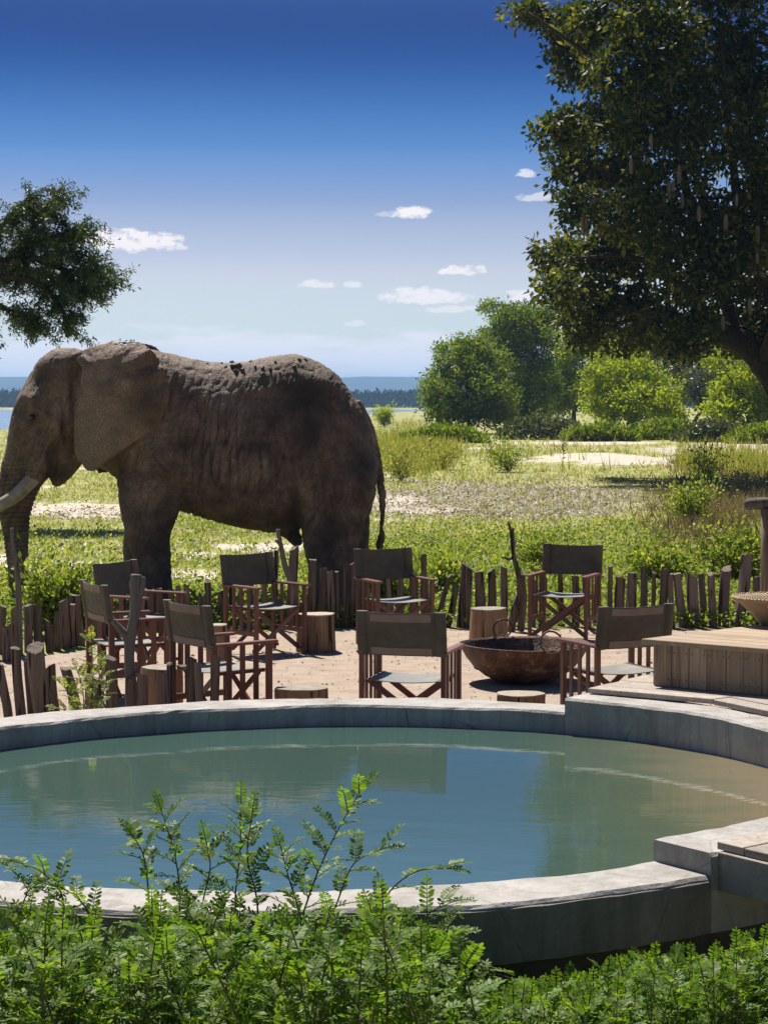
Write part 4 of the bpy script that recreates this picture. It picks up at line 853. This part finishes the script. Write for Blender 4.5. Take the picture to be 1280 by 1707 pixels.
rm = tmp.modifiers.new('r', 'REMESH'); rm.mode = 'VOXEL'; rm.voxel_size = .0175; rm.use_smooth_shade = True
smd = tmp.modifiers.new('s', 'SMOOTH'); smd.factor = .5; smd.iterations = 7
dg = bpy.context.evaluated_depsgraph_get(); bme = bpy.data.meshes.new_from_object(tmp.evaluated_get(dg)); bpy.data.objects.remove(tmp)
nv = len(bme.vertices); Vb = np.empty(nv * 3, np.float32); bme.vertices.foreach_get('co', Vb); Vb = Vb.reshape(-1, 3).astype(float)
Nb = np.empty(nv * 3, np.float32); bme.vertices.foreach_get('normal', Nb); Nb = Nb.reshape(-1, 3).astype(float)
bx_ = Vb[:, 0] / ES + EX0; by_ = EB - Vb[:, 2] / ES                                   # photo-pixel bookkeeping along its flank
near = Vb[:, 1] < 0
def gauss(cx, cy_, rx, ry): return np.exp(-((bx_ - cx) / rx) ** 2 - ((by_ - cy_) / ry) ** 2)
warp = .10 * np.c_[fbm(Vb * 2.2, 3, 41), np.zeros(nv), np.zeros(nv)]
Q = Vb + warp
isear = (np.abs(Vb[:, 1]) > np.interp(bx_, [120, 150, 200, 250, 300], [.30, .39, .53, .59, .61])) & (bx_ > 132) & (bx_ < 300) & (by_ < 790) & (by_ > 560)
trunk = np.clip((74 - bx_) / 12, 0, 1) * np.clip((by_ - 760) / 30, 0, 1)
flank = np.clip((bx_ - 270) / 40, 0, 1) * np.clip((930 - by_) / 40, 0, 1)
sl_ = np.interp(bx_, [280, 400, 520, 640], [-.35, -.10, .25, .5])
cre = 1 - np.abs(vnoise(np.c_[(Q[:, 0] + sl_ * Q[:, 2]) * 13, Q[:, 1] * 2.0, Q[:, 2] * 2.4], 51)) * 2.4
cre = np.clip(cre, 0, 1) ** 2
cre2 = np.clip(1 - np.abs(vnoise(np.c_[(Q[:, 0] - .3 * Q[:, 2]) * 24, Q[:, 1] * 5, Q[:, 2] * 6], 57)) * 2.6, 0, 1) ** 2
tring = np.clip(np.sin(Vb[:, 2] * 118 + 3 * vnoise(Vb * 4, 61)), 0, 1)
amp = np.clip(.35 + 1.1 * fbm(Vb * 1.7, 2, 71) + 1.0 * gauss(350, 740, 70, 90) + .6 * gauss(110, 720, 30, 60), 0, 1.3)
disp = -.024 * cre * amp * np.clip((by_ - 590) / 120, .25, 1) * (flank + .6 * (bx_ < 200)) * (1 - .75 * np.clip(Nb[:, 2] * 1.6, 0, 1)) * (~isear) * (1 - trunk) - .011 * cre2 * (~isear) * (1 - trunk)
disp += -.012 * tring * trunk + .010 * fbm(Vb * 6, 3, 81) * (~isear) + .004 * fbm(Vb * 22, 2, 83) + .02 * fbm(Vb * 1.9, 3, 85) * (1 - trunk) * (~isear)
side = near & (~isear)
disp += side * (-.055 * gauss(66, 632, 17, 20) - .03 * gauss(98, 655, 16, 22) + .035 * gauss(60, 664, 16, 9) - .05 * gauss(91, 775, 5, 26) + .03 * gauss(75, 775, 13, 22) - .035 * gauss(63, 695, 9, 6)
                - .05 * gauss(320, 815, 16, 34) - .05 * gauss(500, 850, 12, 40) + .04 * gauss(270, 760, 45, 60) + .03 * gauss(560, 800, 40, 60) - .03 * gauss(345, 700, 14, 90) + .03 * gauss(545, 640, 24, 20) - .03 * gauss(470, 665, 70, 22) - .07 * gauss(130, 690, 6, 70) - .03 * gauss(116, 705, 5, 50))
Vb = Vb + Nb * disp[:, None]; Vb[:, 2] = np.maximum(Vb[:, 2], 0.0)
bme.vertices.foreach_set('co', Vb.astype(np.float32).ravel())
upn = np.clip(Nb[:, 2], 0, 1)
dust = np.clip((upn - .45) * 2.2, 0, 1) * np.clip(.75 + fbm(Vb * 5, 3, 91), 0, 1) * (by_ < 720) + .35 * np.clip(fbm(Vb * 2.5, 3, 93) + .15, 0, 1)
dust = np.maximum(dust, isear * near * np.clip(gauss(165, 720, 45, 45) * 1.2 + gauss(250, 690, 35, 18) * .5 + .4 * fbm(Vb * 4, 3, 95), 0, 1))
dark_patch = np.clip(np.maximum.reduce([gauss(500, 655, 90, 38), gauss(520, 730, 22, 45), gauss(430, 745, 30, 20), gauss(545, 905, 34, 34), gauss(265, 655, 34, 48) * isear, gauss(495, 850, 16, 60), gauss(600, 770, 25, 40), gauss(105, 790, 16, 20), gauss(70, 632, 14, 16)]) * 1.0 + .7 * fbm(Vb * 3.2, 4, 97) - .15, 0, 1)  # darker patches on rump, flank, legs, ear, jaw and temple hollow
for nm, vals in (('dust', np.clip(dust, 0, 1)), ('dark_patch', dark_patch), ('crease_shade', np.clip(cre * amp * (flank + .7 * (bx_ < 215)) * .95 + cre2 * .5 + tring * trunk * .6, 0, 1) * (~isear))):
    at = bme.attributes.new(nm, 'FLOAT', 'POINT'); at.data.foreach_set('value', vals.astype(np.float32))
bme.polygons.foreach_set('use_smooth', np.ones(len(bme.polygons), bool)); bme.update(); bme.name = 'body'; bme.materials.clear()
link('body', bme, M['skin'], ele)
for s in (-1, 1):
    q = catmull([(ex(72), s * .20, ez(785)), (ex(55), s * .235, ez(803)), (ex(30), s * .27, ez(827)), (ex(0), s * .30, ez(843)), (ex(-28), s * .31, ez(848)), (ex(-52), s * .30, ez(842))], 5)
    mb = MB(); mb.tube(q, list(np.interp(np.linspace(0, 1, len(q)), [0, .3, .6, .9, 1], [.078, .08, .072, .04, .01])), 14); mb.build('tusk', M['ivory'], ele, True)
    mb = MB(); mb.tube([(-.0, s * .0, 0), (0, s * .02, 0), (0, s * .032, 0)], [.034, .028, .006], 10); mb.build('eye', M['eye'], ele, True, loc=(ex(63), s * .318, ez(695)))
rn = random.Random(4)
for (x, y, r) in [(392, 612, .055), (402, 610, .05), (408, 616, .04), (398, 619, .04), (388, 604, .035), (443, 626, .05), (441, 615, .032), (455, 616, .03), (500, 600, .03), (494, 611, .03), (470, 622, .02), (420, 604, .025), (372, 606, .02), (512, 599, .025), (350, 604, .02), (430, 612, .02), (462, 604, .022), (380, 612, .025)]:
    d2 = (bx_ - x) ** 2 + (by_ - y) ** 2 + 1e6 * (~near); i = int(np.argmin(d2)); p = Vb[i]
    mb = MB(); bm = bmesh.new(); bmesh.ops.create_icosphere(bm, subdivisions=2, radius=r * .72)
    for v in bm.verts: v.co *= 1 + rn.uniform(-.28, .28); v.co.z *= .7
    me = bpy.data.meshes.new('mud_clump'); bm.to_mesh(me); bm.free(); link('mud_clump', me, M['mud'], ele, Vector(p) + Vector(Nb[i]) * r * .25)

# ------------------------------------------------------------------ pinnate plants
class Pin:
    def __init__(s): s.C, s.d, s.n, s.L, s.stem = [], [], [], [], MB()
    def leaf(s, base, d, up, L, pairs, ll, rn, droop=.5):
        d = Vector(d).normalized(); up = Vector(up); p = Vector(base); pts = [p.copy()]; st = L / (pairs + 1)
        side = d.cross(up)
        if side.length < 1e-3: side = d.cross(Vector((0, 1, 0)))
        side.normalize()
        for k in range(pairs):
            d = (d + Vector((0, 0, -droop / pairs * .8)) + Vector((rn.uniform(-.03, .03),) * 3)).normalized(); p = p + d * st; pts.append(p.copy()); nn = side.cross(d).normalized()
            sc = (1 - .45 * (k / pairs) ** 3) * (.75 if k == 0 else 1) * rn.uniform(.85, 1.12)
            for sg in (-1, 1):
                dl = side * sg * rn.uniform(.85, 1.05) + d * rn.uniform(.35, .6) + nn * rn.uniform(-.15, .35)
                s.C.append(p); s.d.append(dl); s.n.append(nn + Vector((rn.uniform(-.25, .25), rn.uniform(-.25, .25), 0))); s.L.append(ll * sc)
        s.C.append(p); s.d.append(d); s.n.append(side.cross(d)); s.L.append(ll * .8)
        s.stem.tube(pts, list(np.linspace(.0022, .001, len(pts))), 4, cap=False)
    def shoot(s, pts, r, nl, L, pairs, ll, rn, start=.15, droop=.5):
        q = catmull(pts, 5); s.stem.tube(q, list(np.linspace(r, r * .3, len(q))), 5); a = rn.uniform(0, 6.28)
        for k in range(nl):
            f = start + (1 - start) * (k + .5) / nl; i = min(int(f * (len(q) - 1)), len(q) - 2); b = q[i].lerp(q[i + 1], f * (len(q) - 1) - i); ax = (q[i + 1] - q[i]).normalized(); a += 2.4 + rn.uniform(-.4, .4)
            o = Vector((math.cos(a), math.sin(a), 0)); o = (o - ax * o.dot(ax)); dl = o + ax * rn.uniform(.45, 1.0) + Vector((0, 0, .15))
            s.leaf(b, dl, (0, 0, 1) if abs(dl.normalized().z) < .9 else (0, 1, 0), L * rn.uniform(.75, 1.15) * (1 - .35 * (k / nl) ** 4), pairs + rn.randint(-2, 1), ll, rn, droop)
        s.leaf(q[-1], q[-1] - q[-2], (0, -.3, 1), L * .6, pairs - 3, ll * .8, rn, droop)
    def build(s, parent, mat, stem='twig', wr=.40):
        A = lambda l: np.array([tuple(x) for x in l]); V, F = leaves(A(s.C), A(s.d), A(s.n), np.array(s.L), wr, 6)
        link('foliage', npmesh('foliage', V, F), M[mat], parent); s.stem.build('stem', M[stem], parent)['kind'] = 'stuff'
BY = 6.7
e = empty('pinnate_bush', (-.4, BY, 0), label='big bright green bush with fern-like leaves in front of the pool', cat='bush')
rn = random.Random(21); pin = Pin(); off = Vector((-.4, BY, 0))
def hb(px): return float(np.interp(px, [-200, 0, 120, 300, 480, 640, 720, 780, 860, 930], [1525, 1535, 1540, 1512, 1515, 1520, 1552, 1605, 1655, 1690]))
for k in range(560):
    Y = rn.uniform(5.5, 7.35); px = rn.uniform(-260, 900); py = hb(px) + (rn.random() ** .8) * 190 * (1 if Y > 6 else 1.3) ; tip = D(px, py, Y)
    if tip.z < .08: continue
    lean = Vector((rn.gauss(0, .16), rn.gauss(0, .12), 0)); foot = Vector((tip.x, tip.y, 0)) - lean * 1.3; h = tip.z; st = max(0, h - .55)
    mid = foot.lerp(tip, .55) + Vector((rn.gauss(0, .04), rn.gauss(0, .04), .06 * h))
    pin.shoot([foot - off, mid - off, tip - off], .007, max(6, int(11 * min(1, h / .6))), .155, 10, .031, rn, start=max(.12, 1 - .55 / max(h, .3)), droop=.75)
for (pts, nl) in [([(95, 1600), (105, 1500), (70, 1455), (22, 1435)], 9), ([(250, 1600), (248, 1500), (240, 1430), (225, 1400)], 9), ([(290, 1600), (300, 1500), (290, 1420), (270, 1355)], 15), ([(395, 1600), (392, 1500), (400, 1420), (402, 1345)], 15), ([(430, 1600), (428, 1500), (412, 1430), (420, 1360)], 10),
                  ([(490, 1600), (520, 1480), (560, 1390), (602, 1318)], 15), ([(530, 1590), (560, 1510), (590, 1440), (640, 1415)], 8), ([(600, 1600), (640, 1500), (690, 1455), (745, 1448)], 6), ([(640, 1620), (680, 1560), (720, 1520), (752, 1505)], 8), ([(500, 1600), (500, 1530), (480, 1460), (470, 1420)], 9),
                  ([(160, 1600), (150, 1530), (120, 1490), (70, 1470)], 8), ([(30, 1600), (30, 1540), (45, 1490), (62, 1475)], 7), ([(330, 1600), (335, 1520), (350, 1450), (345, 1410)], 10), ([(700, 1640), (760, 1600), (830, 1625), (880, 1640)], 7), ([(650, 1650), (700, 1590), (740, 1570), (760, 1560)], 7)]:
    Y = rn.uniform(6.75, 7.1); q = [D(x, y, Y) - off for x, y in pts]; q = [Vector((q[0].x, q[0].y, 0))] + q
    pin.shoot(q, .005, int(nl * 1.25), .14, 10, .031, rn, start=.32, droop=.6)
pin.build(e, 'bush')
# lower growth along the pool's foot on the right
pin = Pin(); e = empty('low_bush', (1.0, 7.2, 0), label='low dense green plants along the foot of the pool wall', cat='bush'); off = Vector((1.0, 7.2, 0))
for k in range(460):
    Y = rn.uniform(6.0, 7.62); px = rn.uniform(770, 1420); top = float(np.interp(px, [770, 900, 1020, 1150, 1280, 1420], [1680, 1650, 1612, 1588, 1570, 1560])); tip = D(px, top + rn.random() * 150, Y)
    if tip.z < .05: continue
    r_ = math.hypot(tip.x - PC[0], tip.y - PC[1])
    if r_ < PR(math.atan2(tip.y - PC[1], tip.x - PC[0])) + RW + .05: continue
    foot = Vector((tip.x + rn.gauss(0, .05), tip.y + rn.gauss(0, .05) - .03, 0)); mid = foot.lerp(tip, .6) + Vector((rn.gauss(0, .03), rn.gauss(0, .03), .02))
    pin.shoot([foot - off, mid - off, tip - off], .004, 13, .095, 8, .026, rn, start=.2, droop=.5)
pin.build(e, 'bush')
# sprig between the short posts and the rim
pin = Pin(); b0 = D(152, 1190, 14.05); b0.z = 0; e = empty('green_sprig', b0, label='green sprig with fern-like leaves growing between the short posts and pool rim', cat='plant')
for (pts, nl) in [([(152, 1238), (152, 1190), (155, 1120), (152, 1062)], 16), ([(150, 1238), (135, 1190), (118, 1160), (102, 1140)], 8), ([(154, 1238), (165, 1190), (172, 1160), (178, 1135)], 9), ([(148, 1238), (132, 1200), (115, 1188), (95, 1180)], 7), ([(146, 1238), (140, 1190), (138, 1150), (128, 1115)], 9), ([(156, 1238), (160, 1190), (164, 1140), (168, 1105)], 9)]:
    q = [D(x, y, 14.05) - b0 for x, y in pts]; pin.shoot(q, .006, nl, .13, 8, .034, rn, start=.3)
pin.build(e, 'weed')

# ------------------------------------------------------------------ ground cover of the field (uncountable)
def scatter(n, x0, x1, y0, y1, prob, seed):
    r = np.random.default_rng(seed); px = r.uniform(x0, x1, n); py = r.uniform(y0, y1, n); X, Y = GA(px, py)
    ms = field_masks(X, Y); keep = (r.uniform(0, 1, n) < prob(*ms)) & (shore(X, Y) > 0.1); return np.c_[X, Y, np.zeros(n)][keep]
def notele(px, py): return 1.0
P = scatter(26000, -160, 1440, 862, 1052, lambda yd, s, l, g, px, py: g * (yd < .3) * np.clip(.62 + 1.1 * fbm2(*GA(px, py), .9, 3, 77), .12, 1), 1)
n = len(P); k = 7; C = np.repeat(P, k, 0); hh = np.repeat(.10 + .16 * np.clip(fbm2(P[:, 0], P[:, 1], .7, 3, 44) + .55, 0, 1.2), k)
C[:, :2] += rng.normal(size=(n * k, 2)) * .07; C[:, 2] = rng.uniform(.1, 1, n * k) * hh
V, F = leaves(C, rdir(n * k, .35), rdir(n * k, .9), rng.uniform(.03, .075, n * k), .6); tag(link('ground_cover', npmesh('ground_cover', V, F), M['weed']), 'leafy green ground cover growing behind the palisade', 'ground cover', kind='stuff')
P = scatter(110000, -160, 1440, 770, 1040, lambda yd, s, l, g, px, py: np.clip(l * 1.1, .05, 1) * (yd < .3) * (1 - .45 * (g > .6)), 2); n = len(P); P[:, 2] = rng.uniform(.005, .06, n)
d = rng.normal(size=(n, 3)); d[:, 2] *= .35; V, F = leaves(P, d, rdir(n, 1.6), rng.uniform(.04, .10, n), .6); tag(link('leaf_litter', npmesh('leaf_litter', V, F), M['litter']), 'dead pale leaves strewn over the field', 'leaf litter', kind='stuff')
P = scatter(60000, -160, 1440, 700, 1030, lambda yd, s, l, g, px, py: np.clip(.75 - .8 * s - .15 * l, 0.02, 1) * (yd < .3), 3); n = len(P)
C = np.repeat(P, 3, 0); C[:, :2] += rng.normal(size=(n * 3, 2)) * .05; d = rng.normal(size=(n * 3, 3)) * .55; d[:, 2] = 1; sc = np.clip(C[:, 1] / 60, .55, 1.6)
V, F = leaves(C, d, rdir(n * 3), rng.uniform(.07, .2, n * 3) * sc, .16, 3); tag(link('grass', npmesh('grass', V, F), M['grass']), 'short sunlit grass of the open field', 'grass', kind='stuff')
P = scatter(9000, 600, 1330, 694, 800, lambda yd, s, l, g, px, py: np.clip(1.2 - ((px - 690) / 75) ** 2 - ((py - 745) / 48) ** 2, 0, 1) + .5 * (px > 1130) * np.clip(1 - np.abs(py - 772) / 35, 0, 1) + .012, 4); n = len(P)
C = np.repeat(P, 7, 0); C[:, :2] += rng.normal(size=(n * 7, 2)) * .15; d = rng.normal(size=(n * 7, 3)) * .22; d[:, 2] = 1
V, F = leaves(C, d, rdir(n * 7), rng.uniform(.3, .8, n * 7), .07, 3); tag(link('tall_grass', npmesh('tall_grass', V, F), M['grass']), 'tall loose grass and weeds by the lake and the trees', 'grass', kind='stuff')
P = scatter(5200, 1060, 1440, 770, 960, lambda yd, s, l, g, px, py: np.clip((px - 1060) / 140, 0, 1) * np.clip((960 - py) / 60, 0, 1) * .8, 5); n = len(P)
C = np.repeat(P, 6, 0); C[:, :2] += rng.normal(size=(n * 6, 2)) * .12; d = rng.normal(size=(n * 6, 3)) * .6; d[:, 2] = .9
V, F = leaves(C, d, rdir(n * 6), rng.uniform(.12, .5, n * 6), .07, 3); tag(link('dry_stalks', npmesh('dry_stalks', V, F), M['dry']), 'dry brown stalks tangled in the weeds near the right of the field', 'dry grass', kind='stuff')

r = np.random.default_rng(12); n = 2600; P = np.c_[r.uniform(-5, 4.5, n), r.uniform(12.6, 21.2, n), np.zeros(n)]
P = P[(P[:, 1] < yard_back(P[:, 0]) - .1) & (np.hypot(P[:, 0] - PC[0], P[:, 1] - PC[1]) > 2.95)]; n = len(P); P[:, 2] = .006; d = r.normal(size=(n, 3)); d[:, 2] *= .25
V, F = leaves(P, d, rdir(n, 1.8), r.uniform(.012, .05, n), .5); tag(link('yard_litter', npmesh('yard_litter', V, F), M['dry']), 'dry leaf scraps and twigs scattered over the sandy yard', 'leaf litter', kind='stuff')

# ------------------------------------------------------------------ single shrubs and weeds in the field
def shrub(name, label, px, py, h, w, mat, leaf, seed, group=None, dens=1.0, cat='shrub', stem='twig', up=.5):
    p = G(px, py); e = empty(name, (p.x, p.y, 0), label=label, cat=cat, group=group); rn = random.Random(seed); mb = MB(); pts = []
    for k in range(int(12 * dens)):
        a = rn.uniform(0, 6.28); r = w * rn.uniform(.15, .55); t_ = Vector((math.cos(a) * r, math.sin(a) * r, h * rn.uniform(.55, 1.05))); q = catmull([(rn.uniform(-.03, .03), rn.uniform(-.03, .03), -.03), (t_.x * .35, t_.y * .35, t_.z * .5), t_], 4)
        mb.tube(q, list(np.linspace(.012, .003, len(q))), 4); pts += [tuple(v) for v in q[3:]]
    mb.build('stem', M[stem], e)['kind'] = 'stuff'; P = np.array(pts); V, F = cloud(P, np.full(len(P), .22 * w + .05), int(9 * dens) + 3, leaf, up=up); link('foliage', npmesh('foliage', V, F), M[mat], e)
shrub('leafy_shrub', 'small leafy sapling at the lake edge behind the elephant rump', 640, 712, 2.0, 2.4, 'treeB', .22, 31, dens=1.6)
shrub('leafy_shrub', 'leafy green shrub between the elephant trunk and the thick palisade', 92, 1060, .70, .75, 'weed', .075, 32, dens=2.2)
shrub('leafy_shrub', 'low green shrub behind the palisade beside the creased chair', 135, 1056, .45, .6, 'weed', .07, 33, dens=1.6)
shrub('field_weed', 'feathery pale green weed clump in the open field beside the sand patch', 848, 788, .95, 1.9, 'weed', .09, 34, 'weeds in the open field', 1.6, up=1.0)
shrub('field_weed', 'feathery wide weed clump between the elephant tail and the leftmost tree', 735, 784, .9, 1.8, 'grass', .10, 35, 'weeds in the open field', 1.1, up=1.0)
shrub('field_weed', 'broad feathery weed clump right behind the elephant tail', 668, 802, 1.0, 2.0, 'grass', .10, 36, 'weeds in the open field', 1.2, up=1.0)
shrub('field_weed', 'tall leafy weed at the edge of the tree shadow', 1180, 815, 1.3, 1.2, 'weed', .08, 37, 'weeds in the open field', 1.0, up=1.0)
shrub('field_weed', 'green spreading weed with fine leaves above the right fence posts', 1150, 880, .85, 1.1, 'weed', .08, 38, 'weeds in the open field', 1.5, up=.6)
shrub('field_weed', 'dark tangled weed in the shade below the sausage tree', 1245, 835, .9, 1.6, 'treeC', .08, 39, 'weeds in the open field', .8)
shrub('field_weed', 'leafy green weed clump behind the timber upright', 1228, 985, .75, .8, 'weed', .07, 40, 'weeds in the open field', 2.0)
shrub('field_weed', 'round bright weed clump behind the forked dead branch', 905, 958, .45, .8, 'weed', .07, 41, 'weeds in the open field', 1.8)
shrub('field_weed', 'bright weed clump against the palisade under the tail of the elephant', 668, 1020, .40, .7, 'weed', .07, 42, 'weeds in the open field', 1.8)
shrub('field_weed', 'leafy weed clump behind the tall single posts near the middle chair', 730, 1000, .40, .7, 'weed', .07, 43, 'weeds in the open field', 1.8)
shrub('field_weed', 'leafy weed clump behind the right palisade posts', 1100, 980, .42, .9, 'weed', .07, 44, 'weeds in the open field', 2.0)
for i, (px, py, h, lab) in enumerate([(716, 768, .9, 'single dark seed stalk among the olive weeds'), (816, 785, 1.0, 'single dark seed stalk left of the sand patch'), (937, 790, 1.2, 'single dark seed stalk standing before the sand patch'), (1172, 800, 1.4, 'tall dark seed stalk beside the tree shadow'), (1200, 845, 1.0, 'bent brown stalk at the shaded right side of the field')]):
    p = G(px, py); mb = MB(); rn = random.Random(i); mb.tube([(0, 0, -.03), (.02, 0, h * .5), (.05, 0, h)], [.012, .01, .006], 5)
    for k in range(16): z = rn.uniform(.4, 1) * h; a = rn.uniform(0, 6.28); mb.tube([(.03 * z / h, 0, z), (.03 + .06 * math.cos(a), .06 * math.sin(a), z + .05), (.03 + .09 * math.cos(a), .09 * math.sin(a), z + .03)], [.008, .02, .004], 5)
    tag(mb.build('seed_stalk', M['twig'], None, loc=(p.x, p.y, 0)), lab, 'stalk', 'seed stalks in the open field')

# ------------------------------------------------------------------ air
hz = MB().box((0, 4900, 65), (26000, 10600, 146)); ho = hz.build('haze', None); tag(ho, 'thin bluish haze over the field, lake and hills', 'haze', kind='stuff')
hm = bpy.data.materials.new('haze_air'); hm.use_nodes = True; nt = hm.node_tree
for n in list(nt.nodes): nt.nodes.remove(n)
o_ = nt.nodes.new('ShaderNodeOutputMaterial'); pv = nt.nodes.new('ShaderNodeVolumePrincipled'); pv.inputs['Color'].default_value = (.36, .61, 1.0, 1); pv.inputs['Density'].default_value = 1.5e-4; pv.inputs['Anisotropy'].default_value = .2
nt.links.new(pv.outputs[0], o_.inputs['Volume']); ho.data.materials.append(hm)
